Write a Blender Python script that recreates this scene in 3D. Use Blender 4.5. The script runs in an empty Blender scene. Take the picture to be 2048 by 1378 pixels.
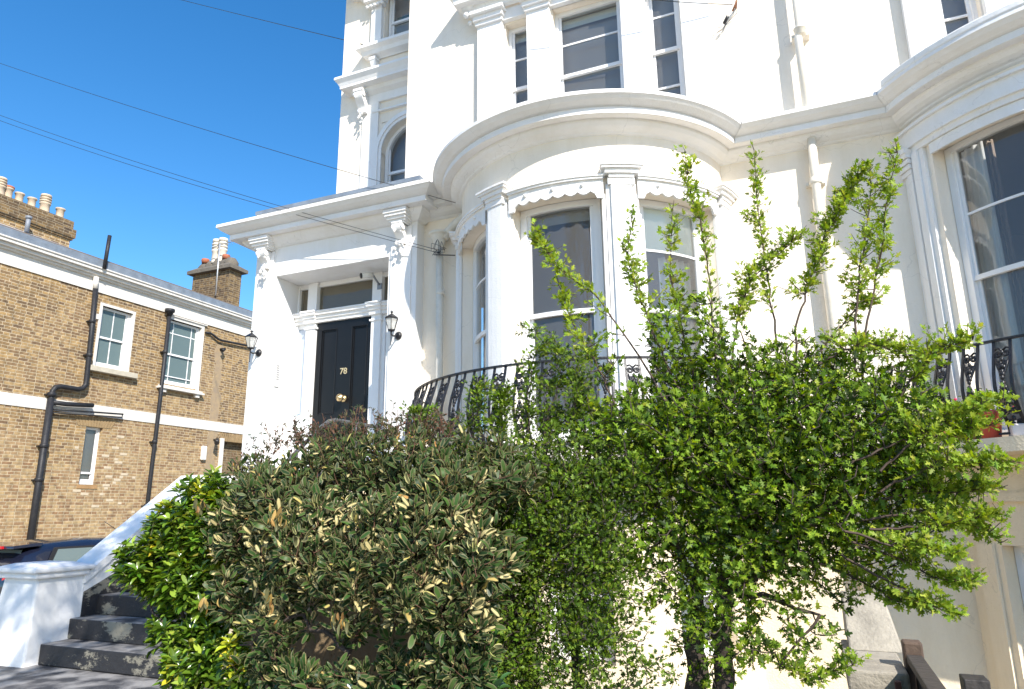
import bpy, math, random
import numpy as np
from mathutils import Vector, Matrix
R = math.radians
sc = bpy.context.scene
C = sc.collection
# ------------------------------------------------------------------ camera
cam = bpy.data.cameras.new('camera'); co = bpy.data.objects.new('camera', cam); C.objects.link(co)
YAW, PITCH, ROLL, FPX = R(22.95), R(13.46), R(-0.62), 1375.8
fwd = Vector((-math.sin(YAW)*math.cos(PITCH), math.cos(YAW)*math.cos(PITCH), math.sin(PITCH)))
rt0 = Vector((math.cos(YAW), math.sin(YAW), 0)); up0 = rt0.cross(fwd)
rt = rt0*math.cos(ROLL)+up0*math.sin(ROLL); upv = -rt0*math.sin(ROLL)+up0*math.cos(ROLL)
co.matrix_world = Matrix(((rt.x, upv.x, -fwd.x, 0), (rt.y, upv.y, -fwd.y, 0), (rt.z, upv.z, -fwd.z, 0), (0, 0, 0, 1)))
cam.sensor_width = 36; cam.lens = FPX/2048*36; cam.clip_end = 2000; cam.clip_start = 0.05
sc.camera = co
sc.render.resolution_x = 1024; sc.render.resolution_y = 689
# ------------------------------------------------------------------ sky, sun, exposure
SUN = Vector((1.13, -1.0, 1.25)).normalized()
w = bpy.data.worlds.new('World'); sc.world = w; w.use_nodes = True
nt = w.node_tree; bg = nt.nodes['Background']; sky = nt.nodes.new('ShaderNodeTexSky')
sky.sky_type = 'NISHITA'; sky.sun_disc = False
sky.sun_elevation = math.asin(SUN.z); sky.sun_rotation = math.atan2(SUN.x, SUN.y)
sky.altitude = 50; sky.air_density = 1.0; sky.dust_density = 0.3; sky.ozone_density = 2.0
hs = nt.nodes.new('ShaderNodeHueSaturation'); hs.inputs['Saturation'].default_value = 1.36; hs.inputs['Value'].default_value = .86
nt.links.new(sky.outputs[0], hs.inputs['Color']); nt.links.new(hs.outputs[0], bg.inputs[0]); bg.inputs[1].default_value = 0.15
sl = bpy.data.lights.new('sun', 'SUN'); so = bpy.data.objects.new('sun', sl); C.objects.link(so)
sl.energy = 4.1; sl.angle = R(0.53); sl.color = (1.0, 0.94, 0.85)
so.rotation_euler = SUN.to_track_quat('Z', 'Y').to_euler(); so.location = (10, -10, 15)
sc.view_settings.view_transform = 'Standard'; sc.view_settings.look = 'None'
sc.view_settings.exposure = 0.92; sc.view_settings.gamma = 1.0
sc.view_settings.use_curve_mapping = False

def ray(x, y): return rt*((x-1024)/FPX) - upv*((y-689)/FPX) + fwd
def atY(x, y, Y): d = ray(x, y); return d*(Y/d.y)
def atX(x, y, X): d = ray(x, y); return d*(X/d.x)
# ------------------------------------------------------------------ mesh helper
class MB:
    def __init__(s): s.v = []; s.f = []; s.sm = []
    def quad(s, *p, sm=False):
        i = len(s.v); s.v += [tuple(q) for q in p]; s.f.append(tuple(range(i, i+len(p)))); s.sm.append(sm); return s
    def grid(s, rows, closeu=False, closev=False, sm=True):
        i0 = len(s.v); n = len(rows); m = len(rows[0])
        for r in rows: s.v += [tuple(q) for q in r]
        for a in range(n-1 if not closeu else n):
            for b in range(m-1 if not closev else m):
                a2 = (a+1) % n; b2 = (b+1) % m
                s.f.append((i0+a*m+b, i0+a2*m+b, i0+a2*m+b2, i0+a*m+b2)); s.sm.append(sm)
        return s
    def box(s, x0, x1, y0, y1, z0, z1):
        return s.mbox(lambda u, z, d: (u, d, z), x0, x1, z0, z1, y0, y1)
    def mbox(s, f, u0, u1, z0, z1, d0, d1, nu=1, zb=None):
        # box in mapped space f(u,z,d); closed
        us = [u0+(u1-u0)*k/nu for k in range(nu+1)]
        i = len(s.v)
        for u in us:
            s.v += [tuple(f(u, z0, d0)), tuple(f(u, z1, d0)), tuple(f(u, z1, d1)), tuple(f(u, z0, d1))]
        for k in range(nu):
            a = i+4*k; b = a+4
            for j in range(4):
                j2 = (j+1) % 4
                s.f.append((a+j, b+j, b+j2, a+j2)); s.sm.append(False)
        s.f.append((i, i+1, i+2, i+3)); e = i+4*nu; s.f.append((e+3, e+2, e+1, e)); s.sm += [False, False]
        return s
    def hexa(s, P):  # 8 pts: bottom 4, top 4
        i = len(s.v); s.v += [tuple(p) for p in P]
        for f in ((0, 3, 2, 1), (4, 5, 6, 7), (0, 1, 5, 4), (1, 2, 6, 5), (2, 3, 7, 6), (3, 0, 4, 7)):
            s.f.append(tuple(i+j for j in f)); s.sm.append(False)
        return s
    def prism(s, poly, f0, f1):   # poly list of 2-tuples, f0/f1 map 2d -> 3d at both ends
        n = len(poly); i = len(s.v)
        s.v += [tuple(f0(*p)) for p in poly]+[tuple(f1(*p)) for p in poly]
        s.f.append(tuple(range(i, i+n))); s.f.append(tuple(range(i+2*n-1, i+n-1, -1))); s.sm += [False, False]
        for k in range(n):
            k2 = (k+1) % n; s.f.append((i+k, i+k+n, i+k2+n, i+k2)); s.sm.append(False)
        return s
    def tube(s, pts, r, n=8, caps=True, sm=True):
        pts = [Vector(p) for p in pts]; rs = r if isinstance(r, (list, tuple)) else [r]*len(pts)
        ref = None; rows = []
        for k, p in enumerate(pts):
            t = (pts[min(k+1, len(pts)-1)]-pts[max(k-1, 0)]).normalized()
            if ref is None: ref = Vector((0, 0, 1)) if abs(t.z) < .9 else Vector((1, 0, 0))
            a = (ref-t*ref.dot(t)); a = a.normalized() if a.length > 1e-6 else t.orthogonal().normalized()
            ref = a; b = t.cross(a)
            rows.append([p+(a*math.cos(q)+b*math.sin(q))*rs[k] for q in [2*math.pi*j/n for j in range(n)]])
        i = len(s.v); s.grid(rows, closev=True, sm=sm)
        if caps:
            s.f.append(tuple(i+j for j in range(n))[::-1]); s.f.append(tuple(i+(len(pts)-1)*n+j for j in range(n))); s.sm += [False, False]
        return s
    def lathe(s, prof, cx, cy, n=16, sm=True, a0=0, z=0):
        rows = [[(cx+r*math.cos(2*math.pi*j/n+a0), cy+r*math.sin(2*math.pi*j/n+a0), z+h) for j in range(n)] for r, h in prof]
        i = len(s.v); s.grid(rows, closev=True, sm=sm)
        s.f.append(tuple(i+j for j in range(n))[::-1]); s.f.append(tuple(i+(len(prof)-1)*n+j for j in range(n))); s.sm += [False, False]
        return s
    def ball(s, c, r, n=8, sc3=(1, 1, 1)):
        rows = []
        for a in range(n//2+1):
            th = math.pi*a/(n//2)+1e-4
            rows.append([(c[0]+sc3[0]*r*math.sin(th)*math.cos(2*math.pi*b/n), c[1]+sc3[1]*r*math.sin(th)*math.sin(2*math.pi*b/n), c[2]+sc3[2]*r*math.cos(th)) for b in range(n)])
        return s.grid(rows, closev=True)
    def split(s):      # pieces whose bounding boxes do not touch become separate builders
        n = len(s.v); par = list(range(n))
        def fd(a):
            while par[a] != a: par[a] = par[par[a]]; a = par[a]
            return a
        for f in s.f:
            for j in f[1:]: par[fd(j)] = fd(f[0])
        box = {}
        for i, v in enumerate(s.v):
            r = fd(i); b = box.get(r)
            if b is None: box[r] = [list(v), list(v)]
            else:
                for k in range(3): b[0][k] = min(b[0][k], v[k]); b[1][k] = max(b[1][k], v[k])
        ks = list(box); grp = {k: k for k in ks}; e = .006; ch = True
        def g(a):
            while grp[a] != a: a = grp[a]
            return a
        for i, a in enumerate(ks):
            for b in ks[i+1:]:
                A, B = box[a], box[b]
                if all(A[0][k] <= B[1][k]+e and B[0][k] <= A[1][k]+e for k in range(3)): 
                    ga, gb = g(a), g(b)
                    if ga != gb: grp[gb] = ga
        out = {}
        for f, sm in zip(s.f, s.sm): out.setdefault(g(fd(f[0])), []).append((f, sm))
        res = []
        for fs in out.values():
            m = MB(); mp = {}
            for f, sm in fs:
                for i in f:
                    if i not in mp: mp[i] = len(m.v); m.v.append(s.v[i])
                m.f.append(tuple(mp[i] for i in f)); m.sm.append(sm)
            res.append(m)
        return res
    def parts(s, name, mat, parent, bevel=0):
        return [m.build(name, mat, parent, bevel) for m in s.split()]
    def build(s, name, mat, parent=None, bevel=0, recalc=True):
        me = bpy.data.meshes.new(name); me.from_pydata(s.v, [], s.f)
        me.polygons.foreach_set('use_smooth', s.sm); me.update()
        if recalc:
            import bmesh
            bm = bmesh.new(); bm.from_mesh(me); bmesh.ops.recalc_face_normals(bm, faces=bm.faces); bm.to_mesh(me); bm.free()
        me.materials.append(mat)
        o = bpy.data.objects.new(name, me); C.objects.link(o)
        if parent:
            o.parent = parent; o.matrix_parent_inverse = Matrix.Translation(-root_loc(parent))
        if bevel:
            b = o.modifiers.new('bevel', 'BEVEL'); b.width = bevel; b.segments = 2; b.limit_method = 'ANGLE'; b.angle_limit = R(40)
        return o
def root_loc(o):      # parts of parts already sit in world coordinates
    return Vector(o.location) if o.parent is None else Vector((0, 0, 0))
def tag(o, label, cat, group=None, kind=None):
    if label: o['label'] = label
    if cat: o['category'] = cat
    if group: o['group'] = group
    if kind: o['kind'] = kind
    return o
def thing(name, label, cat, loc=(0, 0, 0), group=None):
    o = bpy.data.objects.new(name, None); C.objects.link(o); o.location = loc; o.empty_display_size = .2
    return tag(o, label, cat, group)
def struct(name, mb, mat): o = mb.build(name, mat); o['kind'] = 'structure'; return o
# note: children keep world coordinates in their mesh; matrix_parent_inverse undoes the root's location
# ------------------------------------------------------------------ materials
def M(name, col, rough=.6, noise=0, nscale=3, col2=None, bump=0, bscale=40, metal=0, spec=.5, coat=0):
    m = bpy.data.materials.new(name); m.use_nodes = True; n = m.node_tree; p = n.nodes['Principled BSDF']
    p.inputs['Base Color'].default_value = (*col, 1); p.inputs['Roughness'].default_value = rough
    p.inputs['Metallic'].default_value = metal; p.inputs['Specular IOR Level'].default_value = spec
    p.inputs['Coat Weight'].default_value = coat
    tc = n.nodes.new('ShaderNodeTexCoord')
    if noise or col2:
        t = n.nodes.new('ShaderNodeTexNoise'); t.inputs['Scale'].default_value = nscale; t.inputs['Detail'].default_value = 8; t.inputs['Roughness'].default_value = .65
        n.links.new(tc.outputs['Object'], t.inputs['Vector'])
        r = n.nodes.new('ShaderNodeValToRGB'); r.color_ramp.elements[0].position = .5-.25; r.color_ramp.elements[1].position = .5+.25
        c2 = col2 or tuple(max(0, c*(1-noise)) for c in col)
        r.color_ramp.elements[0].color = (*c2, 1); r.color_ramp.elements[1].color = (*col, 1)
        n.links.new(t.outputs['Fac'], r.inputs['Fac']); n.links.new(r.outputs['Color'], p.inputs['Base Color'])
    if bump:
        t = n.nodes.new('ShaderNodeTexNoise'); t.inputs['Scale'].default_value = bscale; t.inputs['Detail'].default_value = 6
        n.links.new(tc.outputs['Object'], t.inputs['Vector'])
        t2 = n.nodes.new('ShaderNodeTexNoise'); t2.inputs['Scale'].default_value = bscale*.08; t2.inputs['Detail'].default_value = 3
        n.links.new(tc.outputs['Object'], t2.inputs['Vector'])
        ad = n.nodes.new('ShaderNodeMath'); ad.operation = 'MULTIPLY_ADD'; ad.inputs[1].default_value = 3.
        n.links.new(t2.outputs['Fac'], ad.inputs[0]); n.links.new(t.outputs['Fac'], ad.inputs[2])
        b = n.nodes.new('ShaderNodeBump'); b.inputs['Strength'].default_value = bump; b.inputs['Distance'].default_value = .01
        n.links.new(ad.outputs[0], b.inputs['Height']); n.links.new(b.outputs['Normal'], p.inputs['Normal'])
    return m
def stucco(name, col, grime=.06, bump=.35):
    m = M(name, col, .75, bump=bump, bscale=55); n = m.node_tree; p = n.nodes['Principled BSDF']
    tc = n.nodes.new('ShaderNodeTexCoord')
    mp = n.nodes.new('ShaderNodeMapping'); mp.inputs['Scale'].default_value = (1, 1, .22); n.links.new(tc.outputs['Object'], mp.inputs[0])
    t = n.nodes.new('ShaderNodeTexNoise'); t.inputs['Scale'].default_value = 2.6; t.inputs['Detail'].default_value = 9; t.inputs['Roughness'].default_value = .7
    n.links.new(mp.outputs[0], t.inputs['Vector'])
    r = n.nodes.new('ShaderNodeValToRGB'); r.color_ramp.elements[0].position = .25; r.color_ramp.elements[1].position = .6
    r.color_ramp.elements[0].color = (*[c*(1-grime*k) for c, k in zip(col, (1, 1.2, 1.7))], 1); r.color_ramp.elements[1].color = (*col, 1)
    n.links.new(t.outputs['Fac'], r.inputs['Fac'])
    # fine hairline cracks / specks
    t3 = n.nodes.new('ShaderNodeTexVoronoi'); t3.feature = 'DISTANCE_TO_EDGE'; t3.inputs['Scale'].default_value = .8
    nz = n.nodes.new('ShaderNodeTexNoise'); nz.inputs['Scale'].default_value = 3; nz.inputs['Detail'].default_value = 6
    mx = n.nodes.new('ShaderNodeMix'); mx.data_type = 'VECTOR'; mx.inputs['Factor'].default_value = .35
    n.links.new(tc.outputs['Object'], nz.inputs['Vector']); n.links.new(tc.outputs['Object'], mx.inputs[4]); n.links.new(nz.outputs['Color'], mx.inputs[5])
    n.links.new(mx.outputs[1], t3.inputs['Vector'])
    ls = n.nodes.new('ShaderNodeMath'); ls.operation = 'LESS_THAN'; ls.inputs[1].default_value = .0018; n.links.new(t3.outputs['Distance'], ls.inputs[0])
    ml = n.nodes.new('ShaderNodeMath'); ml.operation = 'MULTIPLY'; ml.inputs[1].default_value = .22; n.links.new(ls.outputs[0], ml.inputs[0])
    m2 = n.nodes.new('ShaderNodeMix'); m2.data_type = 'RGBA'; m2.inputs[7].default_value = (*[c*.45 for c in col], 1)
    n.links.new(ml.outputs[0], m2.inputs['Factor']); n.links.new(r.outputs['Color'], m2.inputs[6]); n.links.new(m2.outputs[2], p.inputs['Base Color'])
    return m
WHITE = stucco('white_masonry_paint', (.84, .835, .83), .09, .25)
CREAM = stucco('cream_masonry_paint', (.88, .80, .69), .10, .35)
SHADEBR = stucco('shade_brown_render', (.20, .145, .085), .4, .8)  # beige render darkened to brown: the bush's shade is put into the colour
BEIGE = stucco('old_cream_render', (.82, .705, .53), .14, .6)
CONC = M('weathered_concrete', (.42, .38, .31), .9, .45, 7, bump=.8, bscale=50)
WOODW = M('white_gloss_paint', (.83, .83, .83), .35, .06, 6, bump=.1, bscale=20)
BLACKP = M('black_gloss_paint', (.009, .009, .010), .3, .3, 8, bump=.06, bscale=30, spec=.3)
IRON = M('black_painted_iron', (.018, .018, .022), .38, .4, 30, bump=.3, bscale=90)
PIPEB = M('black_drainpipe_paint', (.014, .015, .019), .5, .4, 12, spec=.3, col2=(.03, .03, .033), bump=.3, bscale=60)
PIPEC = M('cream_pipe_paint', (.78, .74, .66), .5, .08, 8, col2=(.66, .6, .5))
LEAD = M('lead_sheet', (.22, .26, .31), .55, .35, 5, col2=(.12, .145, .18), bump=.4, bscale=20)
SLATE = M('roof_slate', (.16, .13, .11), .8, .4, 12, bump=.6, bscale=30)
BRASS = M('aged_brass', (.62, .47, .25), .3, .2, 20, metal=.9)
GOLD = M('brass_numerals', (.75, .58, .33), .35, metal=.6)
PLASTIC = M('white_plastic', (.75, .74, .70), .4)
DARKG = M('dark_plastic', (.02, .02, .022), .3)
POT = M('buff_clay', (.62, .50, .36), .85, .25, 8, col2=(.42, .33, .24), bump=.3)
TERRA = M('terracotta', (.42, .14, .07), .85, .2, 8)
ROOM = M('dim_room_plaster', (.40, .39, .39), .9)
CURT = M('white_curtain', (.72, .73, .72), .9, .08, 5)
BLIND = M('cream_roller_blind', (.86, .86, .76), .9, .05, 3)
WOODF = M('dark_stained_timber', (.022, .019, .018), .7, .4, 9, col2=(.06, .05, .042), bump=.8, bscale=30)
RUST = M('rusty_red_iron', (.14, .055, .04), .8, .4, 20)
SOIL = M('bare_soil', (.05, .038, .027), .95, .5, 4, bump=1, bscale=20)
ASPH = M('pale_worn_driveway', (.40, .36, .29), .9, .3, 10, bump=.6, bscale=80)
def black_steps():
    m = M('worn_black_step_paint', (.022, .021, .022), .6, bump=.7, bscale=25); n = m.node_tree; p = n.nodes['Principled BSDF']
    tc = n.nodes.new('ShaderNodeTexCoord')
    t = n.nodes.new('ShaderNodeTexNoise'); t.inputs['Scale'].default_value = 2.6; t.inputs['Detail'].default_value = 14; t.inputs['Roughness'].default_value = .74
    mp = n.nodes.new('ShaderNodeMapping'); mp.inputs['Scale'].default_value = (1, 1, 1.9); mp.inputs['Location'].default_value = (3.3, 1.2, .7)
    n.links.new(tc.outputs['Object'], mp.inputs[0]); n.links.new(mp.outputs[0], t.inputs['Vector'])
    r = n.nodes.new('ShaderNodeValToRGB'); e = r.color_ramp.elements; e[0].position = .53; e[1].position = .57
    e[0].color = (.022, .021, .023, 1); e[1].color = (.24, .22, .17, 1)
    n.links.new(t.outputs['Fac'], r.inputs['Fac'])
    t2 = n.nodes.new('ShaderNodeTexNoise'); t2.inputs['Scale'].default_value = 4; t2.inputs['Detail'].default_value = 10; n.links.new(tc.outputs['Object'], t2.inputs['Vector'])
    geo = n.nodes.new('ShaderNodeNewGeometry'); sx = n.nodes.new('ShaderNodeSeparateXYZ'); n.links.new(geo.outputs['Normal'], sx.inputs[0])
    gt = n.nodes.new('ShaderNodeMath'); gt.operation = 'GREATER_THAN'; gt.inputs[1].default_value = .6; n.links.new(sx.outputs['Z'], gt.inputs[0])
    r2 = n.nodes.new('ShaderNodeValToRGB'); e = r2.color_ramp.elements; e[0].position = .4; e[1].position = .62; e[0].color = (.05, .048, .05, 1); e[1].color = (.30, .285, .27, 1)
    n.links.new(t2.outputs['Fac'], r2.inputs['Fac'])
    mx = n.nodes.new('ShaderNodeMix'); mx.data_type = 'RGBA'; n.links.new(gt.outputs[0], mx.inputs['Factor']); n.links.new(r.outputs['Color'], mx.inputs[6]); n.links.new(r2.outputs['Color'], mx.inputs[7])
    n.links.new(mx.outputs[2], p.inputs['Base Color'])
    return m
STEP = black_steps()
def brick(name, dark=1.0):
    m = bpy.data.materials.new(name); m.use_nodes = True; n = m.node_tree; p = n.nodes['Principled BSDF']; p.inputs['Roughness'].default_value = .9
    L = n.links.new; tc = n.nodes.new('ShaderNodeTexCoord'); geo = n.nodes.new('ShaderNodeNewGeometry')
    s1 = n.nodes.new('ShaderNodeSeparateXYZ'); L(tc.outputs['Object'], s1.inputs[0]); s2 = n.nodes.new('ShaderNodeSeparateXYZ'); L(geo.outputs['Normal'], s2.inputs[0])
    ab = n.nodes.new('ShaderNodeMath'); ab.operation = 'ABSOLUTE'; L(s2.outputs['X'], ab.inputs[0])
    gt = n.nodes.new('ShaderNodeMath'); gt.operation = 'GREATER_THAN'; gt.inputs[1].default_value = .5; L(ab.outputs[0], gt.inputs[0])
    mx = n.nodes.new('ShaderNodeMix'); L(gt.outputs[0], mx.inputs['Factor']); L(s1.outputs['X'], mx.inputs[2]); L(s1.outputs['Y'], mx.inputs[3])
    cb = n.nodes.new('ShaderNodeCombineXYZ'); L(mx.outputs[0], cb.inputs['X']); L(s1.outputs['Z'], cb.inputs['Y'])
    # slight wobble so courses are not ruler straight
    nz = n.nodes.new('ShaderNodeTexNoise'); nz.inputs['Scale'].default_value = 1.7; nz.inputs['Detail'].default_value = 5; L(tc.outputs['Object'], nz.inputs['Vector'])
    vm = n.nodes.new('ShaderNodeVectorMath'); vm.operation = 'MULTIPLY_ADD'; vm.inputs[1].default_value = (.03, .03, 0); L(nz.outputs['Color'], vm.inputs[0]); L(cb.outputs[0], vm.inputs[2])
    def bt(sc_off, c1, c2, bias, mortar):
        b = n.nodes.new('ShaderNodeTexBrick'); b.offset = .5; b.squash = .62; b.squash_frequency = 2; b.inputs['Scale'].default_value = 1
        b.inputs['Brick Width'].default_value = .235; b.inputs['Row Height'].default_value = .076; b.inputs['Mortar Size'].default_value = .0085; b.inputs['Mortar Smooth'].default_value = .25
        b.inputs['Bias'].default_value = bias; b.inputs['Color1'].default_value = (*c1, 1); b.inputs['Color2'].default_value = (*c2, 1); b.inputs['Mortar'].default_value = (*mortar, 1)
        L(vm.outputs[0], b.inputs['Vector']); return b
    b = bt(0, [c*dark for c in (.385, .245, .10)], [c*dark for c in (.13, .082, .05)], -.1, [c*dark for c in (.52, .42, .28)])
    # second colour family chosen per area
    b2 = bt(0, [c*dark for c in (.46, .33, .17)], [c*dark for c in (.28, .165, .085)], 0, [c*dark for c in (.52, .42, .28)])
    n2 = n.nodes.new('ShaderNodeTexNoise'); n2.inputs['Scale'].default_value = .55; n2.inputs['Detail'].default_value = 7; n2.inputs['Roughness'].default_value = .7; L(tc.outputs['Object'], n2.inputs['Vector'])
    zz = n.nodes.new('ShaderNodeMapRange'); zz.inputs['From Min'].default_value = -1; zz.inputs['From Max'].default_value = 6; zz.inputs['To Min'].default_value = .28; zz.inputs['To Max'].default_value = -.16; L(s1.outputs['Z'], zz.inputs['Value'])
    ad = n.nodes.new('ShaderNodeMath'); L(n2.outputs['Fac'], ad.inputs[0]); L(zz.outputs[0], ad.inputs[1])
    rr = n.nodes.new('ShaderNodeValToRGB'); rr.color_ramp.elements[0].position = .42; rr.color_ramp.elements[1].position = .66; L(ad.outputs[0], rr.inputs['Fac'])
    m1 = n.nodes.new('ShaderNodeMix'); m1.data_type = 'RGBA'; L(rr.outputs['Color'], m1.inputs['Factor']); L(b.outputs['Color'], m1.inputs[6]); L(b2.outputs['Color'], m1.inputs[7])
    # stains and per-brick value shift
    n3 = n.nodes.new('ShaderNodeTexNoise'); n3.inputs['Scale'].default_value = 9; n3.inputs['Detail'].default_value = 8; L(tc.outputs['Object'], n3.inputs['Vector'])
    r3 = n.nodes.new('ShaderNodeMapRange'); r3.inputs['From Min'].default_value = .3; r3.inputs['From Max'].default_value = .7; r3.inputs['To Min'].default_value = .68; r3.inputs['To Max'].default_value = 1.3; L(n3.outputs['Fac'], r3.inputs['Value'])
    m2 = n.nodes.new('ShaderNodeVectorMath'); m2.operation = 'SCALE'; L(m1.outputs[2], m2.inputs[0]); L(r3.outputs[0], m2.inputs['Scale'])
    L(m2.outputs[0], p.inputs['Base Color'])
    bp = n.nodes.new('ShaderNodeBump'); bp.inputs['Strength'].default_value = .7; bp.inputs['Distance'].default_value = .012
    iv = n.nodes.new('ShaderNodeMath'); iv.operation = 'MULTIPLY_ADD'; iv.inputs[1].default_value = -1; L(b.outputs['Fac'], iv.inputs[0]); L(n3.outputs['Fac'], iv.inputs[2]); L(iv.outputs[0], bp.inputs['Height']); L(bp.outputs['Normal'], p.inputs['Normal'])
    return m
BRICK = brick('yellow_stock_brick', .86); BRICKD = brick('sooty_stock_brick', .5)
def glassmat(name, tint=(.92, .95, .95), ior=1.6, rough=0.0, wob=.02, op=0, opc=(.5, .55, .55)):
    m = bpy.data.materials.new(name); m.use_nodes = True; n = m.node_tree; L = n.links.new
    n.nodes.remove(n.nodes['Principled BSDF']); out = n.nodes['Material Output']
    tr = n.nodes.new('ShaderNodeBsdfTransparent'); tr.inputs[0].default_value = (*tint, 1)
    gl = n.nodes.new('ShaderNodeBsdfGlossy'); gl.inputs['Roughness'].default_value = rough; gl.inputs['Color'].default_value = (1, 1, 1, 1)
    fr = n.nodes.new('ShaderNodeFresnel'); fr.inputs['IOR'].default_value = ior
    tc = n.nodes.new('ShaderNodeTexCoord'); nz = n.nodes.new('ShaderNodeTexNoise'); nz.inputs['Scale'].default_value = 2.2; L(tc.outputs['Object'], nz.inputs['Vector'])
    bp = n.nodes.new('ShaderNodeBump'); bp.inputs['Strength'].default_value = wob; bp.inputs['Distance'].default_value = .3; L(nz.outputs['Fac'], bp.inputs['Height']); L(bp.outputs['Normal'], gl.inputs['Normal'])
    mx = n.nodes.new('ShaderNodeMixShader'); L(fr.outputs[0], mx.inputs[0])
    if op:
        df = n.nodes.new('ShaderNodeBsdfDiffuse'); df.inputs[0].default_value = (*opc, 1); m0 = n.nodes.new('ShaderNodeMixShader'); m0.inputs[0].default_value = op
        L(tr.outputs[0], m0.inputs[1]); L(df.outputs[0], m0.inputs[2]); L(m0.outputs[0], mx.inputs[1])
    else: L(tr.outputs[0], mx.inputs[1])
    L(gl.outputs[0], mx.inputs[2]); L(mx.outputs[0], out.inputs[0]); return m
GLASS = glassmat('window_glass', ior=1.65, op=.09, opc=(.8, .78, .76))
FROST = glassmat('frosted_glass', ior=1.5, rough=.15, op=.85, opc=(.14, .19, .185))
OBSC = glassmat('obscured_glass', ior=1.9, rough=.12, wob=.3, op=.8, opc=(.50, .60, .74))  # blue diffuse share paints in the bright sky reflection
LGLASS = glassmat('lantern_glass', ior=1.5, rough=.2, op=.55, opc=(.7, .7, .68))
# ------------------------------------------------------------------ wall with holes in mapped space
def hole_wall(mb, f, u0, u1, z0, z1, holes, th, ustep=None, backskin=False):
    us = sorted(set([u0, u1]+[h[i] for h in holes for i in (0, 1) if u0 < h[i] < u1]))
    if ustep:
        out = []
        for a, b in zip(us[:-1], us[1:]):
            k = max(1, int(math.ceil((b-a)/ustep-1e-6))); out += [a+(b-a)*j/k for j in range(k)]
        us = out+[us[-1]]
    zs = sorted(set([z0, z1]+[h[i] for h in holes for i in (2, 3) if z0 < h[i] < z1]))
    inh = lambda u, z: any(h[0] < u < h[1] and h[2] < z < h[3] for h in holes)
    for a, b in zip(us[:-1], us[1:]):
        for c, d in zip(zs[:-1], zs[1:]):
            if not inh((a+b)/2, (c+d)/2):
                mb.quad(f(a, c, 0), f(b, c, 0), f(b, d, 0), f(a, d, 0))
                if backskin: mb.quad(f(a, c, th), f(a, d, th), f(b, d, th), f(b, c, th))
    for h in holes:
        a, b, c, d = h
        mb.quad(f(a, c, 0), f(a, d, 0), f(a, d, th), f(a, c, th)); mb.quad(f(b, c, 0), f(b, c, th), f(b, d, th), f(b, d, 0))
        uu = [u for u in us if a-1e-9 <= u <= b+1e-9]
        for p, q in zip(uu[:-1], uu[1:]):
            mb.quad(f(p, d, 0), f(q, d, 0), f(q, d, th), f(p, d, th)); mb.quad(f(p, c, 0), f(p, c, th), f(q, c, th), f(q, c, 0))
    return mb
flat = lambda Y: (lambda u, z, d: (u, Y+d, z))
def cyl(cx, cy, r): return lambda u, z, d: (cx+(r-d)*math.sin(R(u)), cy-(r-d)*math.cos(R(u)), z)
def sash(parent, f, u0, u1, z0, z1, d, bars, meet=None, jw=.05, nu=1, ang=1.0, glass=GLASS, name='window', bottom=.08, topw=.06, vbars=()):
    """sliding sash: frame part, with pane and glazing bars; ang = metres per u unit"""
    k = 1/ang; W = jw*k
    mb = MB()
    mb.mbox(f, u0, u0+W, z0, z1, d, d+.09); mb.mbox(f, u1-W, u1, z0, z1, d, d+.09)
    mb.mbox(f, u0+W, u1-W, z1-topw, z1, d+.002, d+.088, nu); mb.mbox(f, u0+W, u1-W, z0, z0+.05, d+.002, d+.088, nu)
    fr = mb.build(name, WOODW, parent)
    mb = MB(); a, b = u0+W, u1-W; s = .04*k; t = z1-topw; q = z0+.05
    mm = meet if meet else None
    if mm:
        mb.mbox(f, a, a+s, mm, t, d+.03, d+.06); mb.mbox(f, b-s, b, mm, t, d+.03, d+.06)
        mb.mbox(f, a, b, mm-.025, mm+.025, d+.018, d+.062, nu)
        mb.mbox(f, a, a+s, q, mm-.025, d+.05, d+.085); mb.mbox(f, b-s, b, q, mm-.025, d+.05, d+.085)
        mb.mbox(f, a+s, b-s, q, q+bottom, d+.05, d+.085, nu)
    for z in bars: mb.mbox(f, a+s*(1 if mm else 0), b-s*(1 if mm else 0), z-.013, z+.013, d+.034, d+.056, nu)
    for u in vbars: mb.mbox(f, u-.011*k, u+.011*k, (mm+.025 if mm else q), t, d+.036, d+.054); 
    for u in vbars:
        if mm: mb.mbox(f, u-.011*k, u+.011*k, q+bottom, mm-.025, d+.055, d+.075)
    mb.build('sash', WOODW, fr)
    mb = MB()
    def sheet(za, zb, dd):
        rows = [[f(a+(b-a)*i/nu, za, dd), f(a+(b-a)*i/nu, zb, dd)] for i in range(nu+1)]
        mb.grid(rows, sm=nu > 1)
    if mm: sheet(mm, t, d+.045); sheet(q, mm, d+.068)
    else: sheet(q, t, d+.045)
    mb.build('pane', glass, fr, recalc=False)
    return fr
def sweep_plan(mb, path, prof, closed_ends=True):
    """path: plan pts (x,y) going left to right with outward = right-hand side normal (towards -Y); prof: (out,z)"""
    P = [Vector((p[0], p[1])) for p in path]; n = len(P); rows = []
    for i in range(n):
        d1 = (P[i]-P[i-1]).normalized() if i else (P[1]-P[0]).normalized()
        d2 = (P[i+1]-P[i]).normalized() if i < n-1 else d1
        n1 = Vector((d1.y, -d1.x)); n2 = Vector((d2.y, -d2.x)); m = (n1+n2)
        m = m/max(.35, (1+n1.dot(n2)))
        rows.append([(P[i].x+m.x*o, P[i].y+m.y*o, z) for o, z in prof])
    i0 = len(mb.v); mb.grid(rows, closev=True, sm=False)
    k = len(prof)
    if closed_ends:
        mb.f.append(tuple(i0+j for j in range(k))); mb.f.append(tuple(i0+(n-1)*k+j for j in range(k))[::-1]); mb.sm += [False, False]
    return mb
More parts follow.
